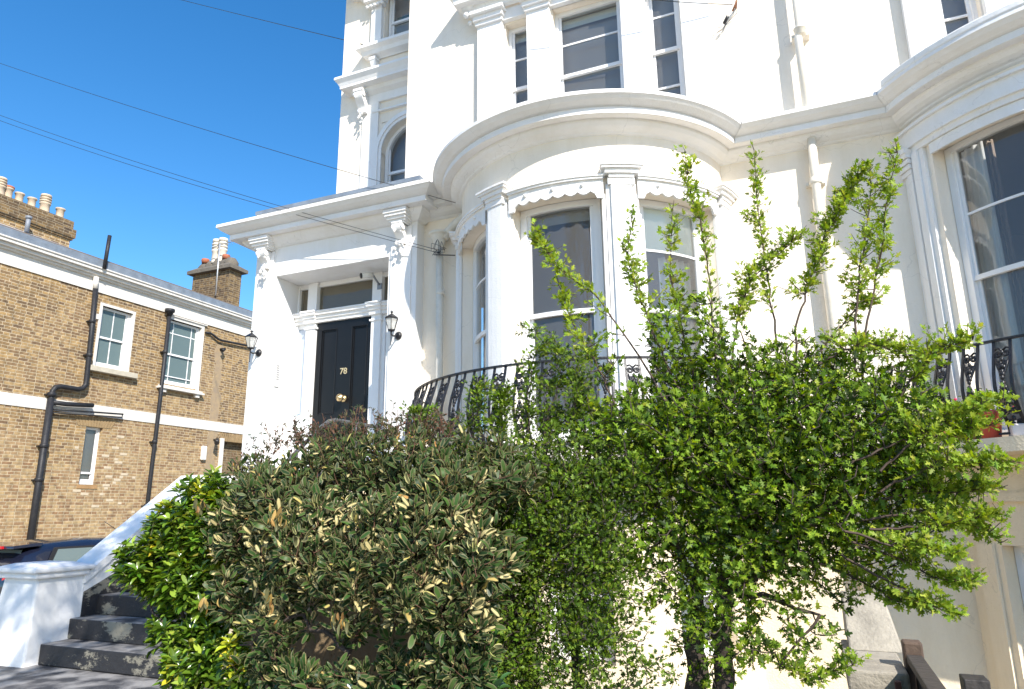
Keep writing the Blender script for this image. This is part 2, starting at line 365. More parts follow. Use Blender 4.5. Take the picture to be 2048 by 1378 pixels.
def arcpts(cx, cy, r, a0, a1, n): return [(cx+r*math.sin(R(a0+(a1-a0)*i/n)), cy-r*math.cos(R(a0+(a1-a0)*i/n))) for i in range(n+1)]

YM = 8.15            # main wall plane
B1 = (-2.386, 8.551, 1.80); B2 = (3.10, 8.95, 1.93)
FL = .56             # raised ground floor level
XS = .36             # party line behind the downpipe
# ================================================================== ground
mb = MB(); mb.box(-60, 60, -40, 90, -2.4, -1.93); g = struct('ground', mb, ASPH)
mb = MB(); mb.box(-5.0, 6, 1.6, 6.6, -1.93, -1.88); struct('garden_bed', mb, SOIL)
mb = MB(); mb.box(-13.5, -9.6, 4, 16, -1.925, -1.862); struct('parking_bay', mb, ASPH)
mb = MB(); mb.box(-9.4, -3.2, 1.2, 4.998, -1.925, -1.474); struct('paved_path', mb, STEP)
# ================================================================== STUCCO HOUSE (number 78)
H = thing('stucco_house', 'tall white stucco villa with black door, porch and curved bay, left of the cream downpipe', 'house', (-3.5, 9, -1.9))
H2 = thing('stucco_house', 'adjoining stucco villa at right edge with its own curved bay and wide tall window', 'house', (3.5, 9, -1.9))
Fm = flat(YM)
XL = -5.18
# main wall upper part + lower
upw = [(-3.50, -3.14, 5.30, 7.02), (-2.76, -1.77, 5.30, 7.05), (-1.44, -.98, 5.0, 7.02)]
mb = MB()
hole_wall(mb, Fm, XL, XS, 4.40, 12, upw, .30)
j1l = B1[0]-math.sqrt(B1[2]**2-(B1[1]-YM)**2); j1r = B1[0]+math.sqrt(B1[2]**2-(B1[1]-YM)**2)
hole_wall(mb, Fm, -4.82, j1l, FL-.12, 4.40, [], .30); hole_wall(mb, Fm, j1r, XS, FL-.12, 4.40, [], .30)
mb.quad((XL, YM, 4.4), (XL, YM, 12), (XL, 9.838, 12), (XL, 9.838, 4.4))   # return of main block to the recessed wing
mb.build('main_wall', CREAM, H)
# bay wall
A1 = math.degrees(math.acos((B1[1]-YM)/B1[2])); f1 = cyl(*B1)
W1 = [(-62.5, -28.5), (-15.5, 18.8), (31.5, 66.0)]
mb = MB(); hole_wall(mb, f1, -A1, A1, FL-.12, 4.42, [(a, b, FL+.12, 3.40) for a, b in W1], .26, 2.5); mb.build('bay_wall', CREAM, H)
base1 = [(-60, -34), (-6, 17), (38, 60)]
mb = MB(); hole_wall(mb, Fm, -4.82, j1l, -1.95, FL-.12, [], .3); hole_wall(mb, Fm, j1r, XS, -1.95, FL-.12, [], .3); hole_wall(mb, f1, -A1, A1, -1.95, FL-.12, [(a, b, -1.45, -.28) for a, b in base1], .26, 2.5); mb.build('basement_wall', BEIGE, H)
for a, b in base1: sash(H, f1, a+.3, b-.3, -1.44, -.285, .16, [], -.86, nu=6, ang=R(1)*1.64)
# windows of bay
for i, (a, b) in enumerate(W1):
    sash(H, f1, a+.2, b-.2, FL+.13, 3.395, .15, [2.80] if i != 1 else [], 2.10, jw=.085, nu=8, ang=R(1)*1.65, topw=.075)
# pilasters between, built of panel, inner panel, capital
def pilaster(parent, f, a, b, z0, z1, ang):
    k = 1/ang; n = 3; mb = MB()
    mb.mbox(f, a, b, z0, z1, -.05, .01, n)
    mb.mbox(f, a+.05*k, b-.05*k, z0+.02, z1-.02, -.085, -.045, n)
    mb.mbox(f, a-.02*k, b+.02*k, z0, z0+.22, -.10, .0, n)
    # capital
    mb.mbox(f, a+.02*k, b-.02*k, z1-.02, z1+.055, -.095, .0, n)
    mb.mbox(f, a+.03*k, b-.03*k, z1+.052, z1+.10, -.11, .0, n)
    mb.mbox(f, a-.01*k, b+.01*k, z1+.097, z1+.15, -.135, .0, n)
    mb.mbox(f, a-.045*k, b+.045*k, z1+.148, z1+.175, -.165, .0, n)
    mb.mbox(f, a-.06*k, b+.06*k, z1+.173, z1+.20, -.18, .0, n)
    mb.build('pilaster', WHITE, parent, bevel=.004)
g1 = R(1)*B1[2]
for a, b in ((-76, -66), (-27, -16.8), (20.2, 30.6), (67.2, 76.5)): pilaster(H, f1, a, b, FL-.1, 3.47, g1)
# scalloped valance boards with studs
def valance(parent, f, a, b, g, z0=3.36, z1=3.53, d=-.055, studs=3, scal=8):
    mb = MB(); n = scal*6; top = []; bot = []
    rows = []
    for i in range(n+1):
        u = a+(b-a)*i/n; ph = (i/n*scal) % 1
        zb = z0+.035-.035*abs(math.sin(math.pi*i/n*scal))*(1.0)-.02*math.cos(2*math.pi*i/n)*0 
        if i < 4 or i > n-4: zb = z0-.05
        rows.append([f(u, zb, d), f(u, z1, d), f(u, z1, d+.03), f(u, zb, d+.03)])
    mb.grid(rows, closev=True, sm=False)
    mb.mbox(f, a, b, z1-.002, z1+.025, d-.03, .01, 8); mb.mbox(f, a-.2, b+.2, z1+.023, z1+.045, d-.045, .01, 8)
    for i in range(studs):
        u = a+(b-a)*(i+.7)/(studs+.4); c = f(u, (z0+z1)/2+.02, d-.005)
        mb.ball(c, .024, 8); mb.ball(f(u, (z0+z1)/2+.02, d-.022), .013, 6)
    mb.build('window_valance', WHITE, parent)
for a, b in W1: valance(H, f1, a-.3, b+.6, g1)
# architrave strips round the windows
mb = MB()
for a, b in W1:
    for u0, u1 in ((a-1.2, a), (b, b+1.2)): mb.mbox(f1, u0, u1, FL, 3.36, -.035, .01)
mb.parts('architrave', WHITE, H)
# ---- entablature cornice
PROF = [(0, 4.46), (.37, 4.425), (.40, 4.42), (.405, 4.375), (.385, 4.36), (.36, 4.335), (.30, 4.30), (.265, 4.29), (.26, 4.28), (.272, 4.278), (.272, 4.212), (.255, 4.208), (.16, 4.215), (.155, 4.185), (.12, 4.15), (.075, 4.125), (.045, 4.115), (.03, 4.10), (0, 4.09)]
PROF2 = [(o, z) for o, z in PROF]
j = lambda B, R_: math.degrees(math.acos((B[1]-YM)/R_))
mb = MB()
path = arcpts(*B1, -A1, A1, 44)
path = [(-4.9, YM)]+path+[(XS, YM)]
sweep_plan(mb, path, PROF); mb.build('cornice', WHITE, H)
# lead kerb and flat roof over bay
mb = MB(); mb.mbox(cyl(B1[0], B1[1], 1.86), -A1, A1, 4.44, 4.60, 0, .05, 22)
mb.build('roof_kerb', LEAD, H)
mb = MB(); mb.prism([(x, y) for x, y in arcpts(B1[0], B1[1], 1.82, -A1, A1, 24)], lambda x, y: (x, y, 4.50), lambda x, y: (x, y, 4.58)); mb.build('bay_roof', LEAD, H)
# ---- upper tripartite window: piers, entablatures, lights
mb = MB()
for a, b in ((-3.92, -3.52), (-3.13, -2.78), (-1.75, -1.46), (-.96, -.60)): mb.box(a, b, YM-.10, YM+.01, 4.47, 7.04)
for a, b in ((-3.92, -3.52), (-3.13, -2.78), (-1.75, -1.46), (-.96, -.60)):
    mb.box(a-.02, b+.02, YM-.14, YM+.01, 7.038, 7.10); mb.box(a-.04, b+.04, YM-.18, YM+.01, 7.098, 7.18); mb.box(a-.07, b+.07, YM-.24, YM+.01, 7.178, 7.23)
mb.parts('window_pier', WHITE, H, bevel=.004)
mb = MB(); sweep_plan(mb, [(-4.0, YM), (-4.0, YM-.12), (-.52, YM-.12), (-.52, YM)], [(0, 7.60), (.30, 7.58), (.30, 7.52), (.22, 7.45), (.20, 7.36), (.08, 7.34), (.05, 7.26), (0, 7.24)])
mb.box(-3.5, -3.15, YM-.08, YM+.01, 7.05, 7.24); mb.box(-2.76, -1.77, YM-.08, YM+.01, 7.05, 7.24); mb.box(-1.44, -.98, YM-.08, YM+.01, 7.05, 7.24)
mb.build('window_hood', WHITE, H)
# corbel end at the far left of hood
mb = MB(); mb.tube([(-4.12, YM-.16, 7.38), (-3.93, YM-.16, 7.38)], .085, 12); mb.ball((-4.05, YM-.2, 7.22), .05); mb.ball((-4.02, YM-.14, 7.12), .035); mb.build('corbel', WHITE, H)
for (a, b, z0, z1), bars in zip(upw, ([6.49], [6.51], [6.55, 5.45])):
    sash(H, Fm, a, b, z0, z1-.002, .12, bars, 6.0, jw=.045)
# ---- recessed left wing
YL = 9.84; Fl = flat(YL); XW = -7.78
awin = (-6.80, -5.56, 5.1, 6.52)
mb = MB(); hole_wall(mb, Fl, XW, XL, 4.3, 12, [(awin[0], awin[1], awin[2], 7.16), (-6.82, -5.56, 8.78, 10.6)], .28)
mb.quad((XW, YL, 4.3), (XW, 16, 4.3), (XW, 16, 12), (XW, YL, 12)); mb.quad((XW, YL, -1.95), (XW, 16, -1.95), (XW, 16, 4.3), (XW, YL, 4.3))
mb.build('wing_wall', CREAM, H)
# arch spandrel filling the rectangular hole above springing, with architrave ring
def arch(parent, cx, cz, r, Y, zt, xa, xb, mat, dep=.2, rings=((.0, .06), (.06, .14))):
    n = 20; A = [math.pi-math.pi*i/n for i in range(n+1)]
    top = []
    for a in A:
        x = cx+r*math.cos(a); z = cz+r*math.sin(a)
        # radial out to box border
        k = 10
        if abs(math.cos(a)) > 1e-6: k = min(k, ((xb-cx) if math.cos(a) > 0 else (xa-cx))/math.cos(a))
        if math.sin(a) > 1e-6: k = min(k, (zt-cz)/math.sin(a))
        top.append((cx+k*math.cos(a), cz+k*math.sin(a)))
    mb = MB()
    rows = [[(cx+r*math.cos(a), Y+.001, cz+r*math.sin(a)), (t[0], Y+.001, t[1])] for a, t in zip(A, top)]; mb.grid(rows, sm=False)
    rows = [[(cx+r*math.cos(a), Y+.001, cz+r*math.sin(a)), (cx+r*math.cos(a), Y+dep, cz+r*math.sin(a))] for a in A]; mb.grid(rows, sm=True)
    mb.build('arch_wall', mat, parent)
    mb = MB()
    for (p, q), dd in zip(rings, (.03, .055)):
        rows = [[(cx+(r+p)*math.cos(a), Y-.0, cz+(r+p)*math.sin(a)), (cx+(r+p)*math.cos(a), Y-dd, cz+(r+p)*math.sin(a)), (cx+(r+q)*math.cos(a), Y-dd, cz+(r+q)*math.sin(a)), (cx+(r+q)*math.cos(a), Y, cz+(r+q)*math.sin(a))] for a in A]
        mb.grid(rows, sm=False)
        for s in (-1, 1):
            x0, x1 = sorted((cx+s*(r+p), cx+s*(r+q))); mb.box(x0, x1, Y-dd, Y+.005, 4.9, cz)
    mb.build('arch_moulding', WHITE, parent)
arch(H, -6.18, 6.52, .60, YL, 7.16, awin[0], awin[1], CREAM, .28)
sash(H, Fl, -6.77, -5.59, 5.15, 7.14, .14, [], 6.16, jw=.035)
# arch shaped inner frame for the arched sash
mb = MB(); n = 20
rows = []
for i in range(n+1):
    a = math.pi-math.pi*i/n
    rows.append([(-6.18+rr*math.cos(a), yy, 6.52+rr*math.sin(a)) for rr, yy in ((.61, YL+.13), (.54, YL+.13), (.54, YL+.24), (.61, YL+.24))])
mb.grid(rows, closev=True, sm=False); mb.box(-6.785, -6.72, YL+.13, YL+.24, 5.1, 6.52); mb.box(-5.64, -5.57, YL+.13, YL+.24, 5.1, 6.52); mb.build('arched_frame', WHITE, H)
# raised panel around arch + hood cornice with consoles
mb = MB(); mb.box(-7.22, -6.86, YL-.045, YL+.004, 4.7, 7.62); mb.box(-7.22, XL-.002, YL-.047, YL+.004, 7.60, 7.80); mb.box(-7.0, XL-.002, YL-.06, YL+.004, 7.38, 7.42); mb.build('window_surround', WHITE, H, bevel=.004)
mb = MB(); sweep_plan(mb, [(-7.32, YL), (-7.32, YL-.05), (XL, YL-.05)], [(0, 8.16), (.34, 8.12), (.345, 8.07), (.29, 8.0), (.26, 7.94), (.26, 7.90), (.12, 7.89), (.09, 7.82), (.03, 7.79), (0, 7.77)])
mb.build('window_hood', WHITE, H)
def console(parent, x, y, z, w=.15, h=.42, out=.2):
    """scrolled leaf bracket hanging from z down, front at y-out"""
    mb = MB(); prof = []
    for i in range(13):
        t = i/12; o = out*(1-.62*t)+.035*math.sin(t*math.pi*2.0); prof.append((o, -h*t*.62))
    poly = [(0, 0)]+prof+[(0, -h*.62)]
    mb.prism(poly, lambda o, zz: (x-w/2, y-o, z+zz), lambda o, zz: (x+w/2, y-o, z+zz))
    mb.box(x-w*.62, x+w*.62, y-out*1.08, y, z-.0, z+.05)
    rnd = random.Random(int(abs(x*100)))
    for s in (-1, 1):
        mb.tube([(x+s*w*.5, y-out*.8, z-.05), (x+s*w*.62, y-out*.8, z-.05)], .05, 10)
    for k in range(4): mb.ball((x+(k-1.5)*w*.22, y-out*.98+.01*k % 2, z-.06-.03*abs(k-1.5)), .026, 7, (1, .8, 1.5))
    # leaf/fruit drop
    for k in range(13):
        t = k/12; mb.ball((x+rnd.uniform(-.5, .5)*w*(1.15-t*.5), y-out*.42+rnd.uniform(-.035, .0), z-h*(.58+.42*t)), rnd.uniform(.022, .036)*(1.1-.4*t), 7, (1, .8, 1.25))
    mb.build('console_bracket', WHITE, parent)
console(H, -7.18, YL-.05, 7.78, .17, .62, .22)
mb = MB(); sweep_plan(mb, [(-7.05, YL), (-7.05, YL-.02), (XL, YL-.02)], [(0, 8.80), (.25, 8.77), (.25, 8.71), (.17, 8.67), (.14, 8.60), (.03, 8.57), (0, 8.55)]); mb.build('window_sill', WHITE, H)
mb = MB()
for x in (-6.98, -5.4):
    mb.box(x-.08, x+.08, YL-.15, YL, 8.49, 8.56); mb.hexa([(x-.06, YL-.07, 8.33), (x+.06, YL-.07, 8.33), (x+.06, YL, 8.33), (x-.06, YL, 8.33), (x-.07, YL-.14, 8.49), (x+.07, YL-.14, 8.49), (x+.07, YL, 8.49), (x-.07, YL, 8.49)])
mb.parts('sill_bracket', WHITE, H, bevel=.01)
sash(H, Fl, -6.80, -5.58, 8.79, 10.59, .12, [], 9.42, jw=.05)
mb = MB(); mb.box(-7.08, -6.84, YL-.09, YL, 8.80, 9.72); mb.box(-7.14, -6.80, YL-.14, YL, 9.72, 9.80); mb.box(-7.2, -6.76, YL-.2, YL, 9.80, 9.9)
for k in range(5): mb.ball((-7.14+.09*k, YL-.16, 9.70), .035, 7)
mb.parts('window_pier', WHITE, H, bevel=.004)
mb = MB(); sweep_plan(mb, [(-7.3, YL), (-7.3, YL-.08), (XL, YL-.08)], [(0, 10.4), (.40, 10.36), (.40, 10.28), (.30, 10.1), (.12, 10.05), (0, 9.95)]); mb.build('window_hood', WHITE, H)
mb = MB()
for k in range(22): mb.box(-6.72, -5.62, YL+.20, YL+.225, 8.84+k*.026, 8.846+k*.026)
mb.build('venetian_blind', CURT, H)
mb = MB(); mb.box(-6.70, -5.62, YL+.26, YL+.3, 9.47, 9.62)
mb.build('curtain_pelmet', M('teal_cloth', (.05, .14, .15), .9), H)
# ---- porch
YP = 7.95; PX0, PX1, OX0, OX1 = -7.77, -4.82, -7.35, -5.285; SOF = 3.575
mb = MB()
mb.quad((PX0, YP, 0), (PX0, YP, 4.25), (PX0, YL+.1, 4.25), (PX0, YL+.1, 0)); mb.quad((PX0, YP, -1.95), (PX0, YP, 0), (PX0, YL+.1, 0), (PX0, YL+.1, -1.95))
mb.quad((PX1, YP, -1.95), (PX1, YM+.05, -1.95), (PX1, YM+.05, 4.25), (PX1, YP, 4.25))
hole_wall(mb, flat(YP), PX0, PX1, -1.95, 4.25, [(OX0, OX1, FL, SOF)], .58)
mb.build('porch_wall', WHITE, H)
mb = MB(); mb.box(OX0, OX1, YP-.06, 8.6, FL-.07, FL-.002); mb.build('threshold', CONC, H)
# pilaster strips on the piers
mb = MB()
for a, b in ((-7.68, -7.40), (-5.235, -4.90)):
    mb.box(a, b, YP-.03, YP+.01, FL, 3.98)
mb.parts('porch_pilaster', WHITE, H, bevel=.003)
PPR = [(0, 4.50), (.42, 4.42), (.45, 4.415), (.455, 4.365), (.43, 4.35), (.40, 4.32), (.34, 4.285), (.295, 4.27), (.29, 4.262), (.303, 4.26), (.303, 4.187), (.28, 4.182), (.17, 4.19), (.165, 4.16), (.12, 4.11), (.06, 4.07), (.04, 4.05), (0, 4.04)]
mb = MB(); sweep_plan(mb, [(PX0, YL), (PX0, YP), (PX1, YP), (PX1, YM-.02)], PPR); mb.build('porch_cornice', WHITE, H)
mb = MB(); mb.box(-7.60, -4.66, 7.70, YL-.002, 4.40, 4.545); mb.build('porch_parapet', WHITE, H)
mb = MB(); mb.box(-7.62, -4.64, 7.685, YL-.004, 4.543, 4.60); mb.build('parapet_flashing', LEAD, H)
# capital blocks under the porch cornice
mb = MB()
for x in (-7.53, -5.05):
    for (hw, o, z0, z1) in ((.19, .27, 4.12, 4.178), (.175, .25, 4.08, 4.122), (.155, .22, 4.04, 4.082), (.135, .19, 4.01, 4.042), (.11, .17, 3.985, 4.012)): mb.box(x-hw, x+hw, YP-o, YP+.005, z0, z1)
mb.parts('capital', WHITE, H, bevel=.003)
for x in (-7.53, -5.05): console(H, x, YP-.03, 3.985, .14, .46, .15)
# ---- door screen at YD
YD = 8.5; Fd = flat(YD)
mb = MB()
mb.box(OX0, -7.345, YD, YD+.1, FL, SOF)
for a, b in ((-7.13, -6.95), (-5.90, -5.73)): mb.box(a, b, YD-.05, YD+.08, FL, SOF-.003)
mb.box(-7.36, -7.32, YD-.02, YD+.08, FL, SOF-.005); mb.box(-5.31, -5.28, YD-.02, YD+.08, FL, SOF-.005)
mb.box(-7.36, -5.28, YD-.01, YD+.07, 3.50, SOF-.001)
mb.build('door_frame', WOODW, H, bevel=.004)
mb = MB()
for a, b, e in ((-7.349, -7.14, .0), (-6.94, -5.91, 0), (-5.72, -5.286, 0)):
    mb.box(a, b, YD-.05, YD+.07, 2.90, 2.96); mb.box(a, b, YD-.075, YD+.07, 2.957, 3.01); mb.box(a, b, YD-.11, YD+.07, 3.008, 3.05); mb.box(a, b, YD-.125, YD+.07, 3.048, 3.075)
for a, b in ((-7.15, -6.93), (-5.92, -5.71)):
    mb.box(a, b, YD-.09, YD+.06, 2.895, 2.965); mb.box(a-.01, b+.01, YD-.115, YD+.06, 2.962, 3.012); mb.box(a-.02, b+.02, YD-.15, YD+.06, 3.01, 3.054); mb.box(a-.03, b+.03, YD-.165, YD+.06, 3.052, 3.08)
    mb.box(a-.005, b+.005, YD-.07, YD+.06, 2.80, 2.83)
mb.build('transom', WHITE, H, bevel=.003)
# side lights
mb = MB()
for a, b in ((-7.32, -7.13), (-5.73, -5.31)):
    mb.box(a, b, YD+.0, YD+.07, FL+.002, 1.02); mb.box(a, b, YD-.012, YD+.07, 1.36, 1.44) ; mb.box(a, b, YD-.01, YD+.06, 1.018, 1.36); mb.box(a+.02, b-.02, YD-.05, YD+.0, 1.10, 1.13)
    mb.box(a, b, YD, YD+.07, 2.84, 2.905)
mb.box(-5.73, -5.67, YD-.008, YD+.06, 1.44, 2.84); mb.box(-5.37, -5.31, YD-.008, YD+.06, 1.44, 2.84)
mb.parts('side_panel', WOODW, H, bevel=.003)
mb = MB(); mb.quad((-7.32, YD+.03, 1.44), (-7.13, YD+.03, 1.44), (-7.13, YD+.03, 2.84), (-7.32, YD+.03, 2.84)); mb.quad((-5.67, YD+.03, 1.44), (-5.37, YD+.03, 1.44), (-5.37, YD+.03, 2.84), (-5.67, YD+.03, 2.84)); mb.parts('side_light', OBSC, H)
mb = MB()
for a, b in ((-7.32, -7.13), (-6.95, -5.90), (-5.73, -5.31)): mb.quad((a, YD+.03, 3.07), (b, YD+.03, 3.07), (b, YD+.03, 3.5), (a, YD+.03, 3.5))
mb.build('fanlight', glassmat('fanlight_glass', ior=1.6, op=.55, opc=(.20, .17, .115)), H, recalc=False)
# letter plate on the right hand panel
mb = MB(); mb.box(-5.67, -5.50, YD-.045, YD-.01, 1.20, 1.34); lp = mb.build('letter_box', BRASS, H, bevel=.01)
mb = MB(); mb.box(-5.63, -5.54, YD-.055, YD-.044, 1.235, 1.305); mb.build('flap', M('dark_bronze', (.12, .07, .03), .5, metal=.5), lp)
# the door
DX0, DX1, DZ0, DZ1 = -6.945, -5.905, FL, 2.895
mb = MB()
P1 = [(-6.86, -6.545), (-6.28, -5.985)]; PZ = (1.43, 2.78); LZ = (.80, 1.22)
mb.box(DX0, DX1, YD+.02, YD+.07, DZ0, DZ1)
hole_wall(mb, flat(YD-.005), DX0+.005, DX1-.005, DZ0+.01, DZ1-.005, [(a, b, *z) for a, b in P1 for z in (PZ, LZ)], .035)
door = mb.build('front_door', BLACKP, H)
mb = MB()
for a, b in P1:
    for z0, z1 in (PZ, LZ):
        for t, dd in ((0, -.012), (.018, .004)):
            mb.box(a+t, a+t+.018, YD+dd, YD+.021, z0+t, z1-t); mb.box(b-t-.018, b-t, YD+dd, YD+.021, z0+t, z1-t); mb.box(a+t+.018, b-t-.018, YD+dd, YD+.021, z0+t, z0+t+.018); mb.box(a+t+.018, b-t-.018, YD+dd, YD+.021, z1-t-.018, z1-t)
mb.build('panel_moulding', BLACKP, door, bevel=.004)
mb = MB(); rows = []
kc = (-6.375, YD, 1.655)
prof = [(.055, -.005), (.055, -.02), (.03, -.03), (.022, -.05), (.035, -.065), (.058, -.085), (.062, -.105), (.05, -.125), (.022, -.135), (.018, -.145), (.002, -.147)]
for r_, o in prof: rows.append([(kc[0]+r_*math.cos(2*math.pi*q/20), kc[1]+o, kc[2]+r_*math.sin(2*math.pi*q/20)) for q in range(20)])
mb.grid(rows, closev=True); mb.build('door_knob', BRASS, door)
def text(name, body, size, loc, rot, mat, parent, ext=.004, font=None, align='CENTER'):
    cu = bpy.data.curves.new(name, 'FONT'); cu.body = body; cu.size = size; cu.extrude = ext; cu.align_x = align; cu.align_y = 'CENTER'; cu.offset = .0015
    t = bpy.data.objects.new(name, cu); C.objects.link(t); bpy.context.view_layer.update()
    dg = bpy.context.evaluated_depsgraph_get(); me = bpy.data.meshes.new_from_object(t.evaluated_get(dg)); bpy.data.objects.remove(t)
    me.transform(Matrix.Translation(loc) @ rot.to_matrix().to_4x4()); me.materials.clear(); me.materials.append(mat)
    o = bpy.data.objects.new(name, me); C.objects.link(o); o.parent = parent; o.matrix_parent_inverse = Matrix.Translation(-root_loc(parent)); return o
from mathutils import Euler
text('house_number', '78', .135, (-6.395, YD-.012, 2.075), Euler((R(90), 0, 0)), GOLD, door)
# intercom panel: small pale name plates
mb = MB(); mb.box(-7.165, -7.065, YP-.05, YP-.028, 1.86, 2.20) if False else None
IX = -7.50
ic = MB(); ic.box(-7.16+.0, -7.16+.085, YD-.0, YD-.0, 0, 0) if False else None
mb = MB(); mb.quad((OX0+.004, 8.06, 1.86), (OX0+.004, 8.06, 2.20), (OX0+.004, 8.16, 2.20), (OX0+.004, 8.16, 1.86))
mb = MB(); mb.box(OX0, OX0+.02, 8.06, 8.16, 1.85, 2.22); ip = mb.build('intercom', PLASTIC, H, bevel=.004)
mb = MB()
for k in range(7): mb.box(OX0+.019, OX0+.024, 8.08, 8.14, 2.165-k*.035, 2.185-k*.035)
mb.build('name_plate', M('grey_label', (.35, .35, .37), .4), ip)
# hopper head, drainpipe and swept branch left of the bay
mb = MB(); mb.lathe([(.05, -.26), (.055, -.2), (.10, -.08), (.125, -.04), (.125, -.02), (.15, -.01), (.15, .02), (.13, .02)], -4.50, 8.02, 14, z=3.80); mb.tube([(-4.49, 8.02, 3.6), (-4.48, 8.04, 2.0), (-4.47, 8.05, -1.9)], .052, 10)
for z in (2.9, 1.0, -.6): mb.lathe([(.053, 0), (.066, .01), (.066, .06), (.053, .07)], -4.48, 8.04, 10, z=z)
mb.tube([(-4.0, 7.95, 4.03), (-4.1, 8.0, 4.0), (-4.25, 8.03, 3.93), (-4.38, 8.03, 3.82), (-4.42, 8.02, 3.72)], .06, 10)
mb.build('drainpipe', PIPEC, H)
# downpipes at the party line
mb = MB(); mb.tube([(.43, 7.99, 9), (.43, 7.99, 5.56), (.40, 7.99, 5.5), (.40, 7.99, 4.4)], .047, 12)
mb.lathe([(.049, 0), (.066, .01), (.066, .08), (.075, .085), (.075, .10), (.049, .11)], .43, 7.99, 12, z=5.50); mb.box(.33, .53, 8.03, YM+.01, 5.52, 5.56)
mb.build('upper_drainpipe', PIPEC, H2)
mb = MB(); mb.tube([(.41, 8.04, 4.16), (.40, 8.04, 3.66), (.40, 8.05, -1.9)], .05, 12)
for z in (3.58, 1.6, -.3): mb.lathe([(.051, 0), (.07, .01), (.07, .05), (.062, .055), (.062, .09), (.051, .10)], .40, 8.05, 12, z=z)
mb.box(.30, .50, 8.08, YM+.01, 3.60, 3.64); mb.build('lower_drainpipe', PIPEC, H2)
# ================================================================== ADJOINING HOUSE
A2 = math.degrees(math.acos((B2[1]-YM)/B2[2])); f2 = cyl(*B2); j2l = B2[0]-math.sqrt(B2[2]**2-(B2[1]-YM)**2); j2r = 2*B2[0]-j2l
up2 = [(1.88, 2.28, 5.0, 7.02), (2.62, 3.60, 5.3, 7.05), (3.92, 4.32, 5.3, 7.02)]
mb = MB(); hole_wall(mb, Fm, XS, 9, 4.40, 12, up2, .3); hole_wall(mb, Fm, XS, j2l, FL-.12, 4.4, [], .3); hole_wall(mb, Fm, j2r, 9, FL-.12, 4.4, [], .3); mb.build('main_wall', CREAM, H2)
mb = MB()
for a, b in ((1.53, 1.86), (2.30, 2.60), (3.62, 3.90), (4.34, 4.7)): mb.box(a, b, YM-.10, YM+.01, 4.47, 7.1)
mb.parts('window_pier', WHITE, H2, bevel=.004)
for (a, b, z0, z1), bars in zip(up2, ([6.55, 5.45], [6.5], [6.5])): sash(H2, Fm, a, b, z0, z1-.002, .12, bars, 6.0, jw=.045)
W2 = [(-54.5, -18.0), (-6, 30)]
mb = MB(); hole_wall(mb, f2, -A2, A2, FL-.12, 4.42, [(a, b, FL+.06, 3.66) for a, b in W2], .26, 2.5); mb.build('bay_wall', CREAM, H2)
base2 = [(-53.5, -25), (-8, 20)]
mb = MB(); hole_wall(mb, Fm, XS, j2l, -1.95, FL-.12, [], .3); hole_wall(mb, Fm, j2r, 9, -1.95, FL-.12, [], .3); hole_wall(mb, f2, -A2, A2, -1.95, FL-.12, [(a, b, -1.5, -.37) for a, b in base2], .24, 2.5); mb.build('basement_wall', BEIGE, H2)
mb = MB(); mb.mbox(f2, -61, -55.5, -1.95, -.36, -.03, .0, 3); mb.mbox(f2, -A2+3, A2-3, .02, .10, -.06, 0, 30); mb.mbox(f2, -A2+3, A2-3, .10, FL-.12, -.03, 0, 30); mb.build('basement_band', BEIGE, H2)
g2 = R(1)*B2[2]
for a, b in W2: sash(H2, f2, a+.2, b-.2, FL+.07, 3.655, .15, [2.88], 2.20, jw=.075, nu=9, ang=R(1)*1.78)
for a, b in base2: sash(H2, f2, a+.2, b-.2, -1.49, -.375, .13, [], -.94, jw=.07, nu=8, ang=R(1)*1.78)
mb = MB()
for a in (-67.0, -17.0+.6):
    mb.mbox(f2, a, a+10.4, FL, 3.72, -.04, .01, 4); mb.mbox(f2, a+3.0, a+5.2, FL, 3.72, -.062, -.035, 2); mb.mbox(f2, a+6.0, a+8.6, FL, 3.72, -.062, -.035, 2)
    for k, (o, z) in enumerate(((.07, 3.50), (.085, 3.56), (.10, 3.62), (.12, 3.68), (.14, 3.73))): mb.mbox(f2, a-.4-k*.25, a+5.4+k*.2, z, z+.052, -o, 0, 3)
mb.parts('pilaster', WHITE, H2, bevel=.004)
mb = MB(); mb.mbox(f2, -67.5, 32, 3.785, 3.83, -.085, 0, 40); mb.mbox(f2, -67, 32, 3.72, 3.785, -.05, 0, 40); mb.mbox(f2, -67, 32, 3.828, 3.98, -.06, 0, 40); mb.mbox(f2, -67.5, 32, 3.978, 4.01, -.10, 0, 40); mb.build('window_entablature', WHITE, H2)
mb = MB(); mb.mbox(f2, -54.5, -18, 3.60, 3.715, -.025, .0, 14); mb.build('window_head', WHITE, H2)
mb = MB(); sweep_plan(mb, [(XS, YM)]+arcpts(*B2, -A2, A2, 44)+[(9, YM)], PROF2); mb.build('cornice', WHITE, H2)
mb = MB(); mb.mbox(cyl(B2[0], B2[1], B2[2]+.41), -A2+8, A2-8, 4.415, 4.50, 0, .3, 30); mb.build('roof_kerb', WHITE, H2, bevel=.02)
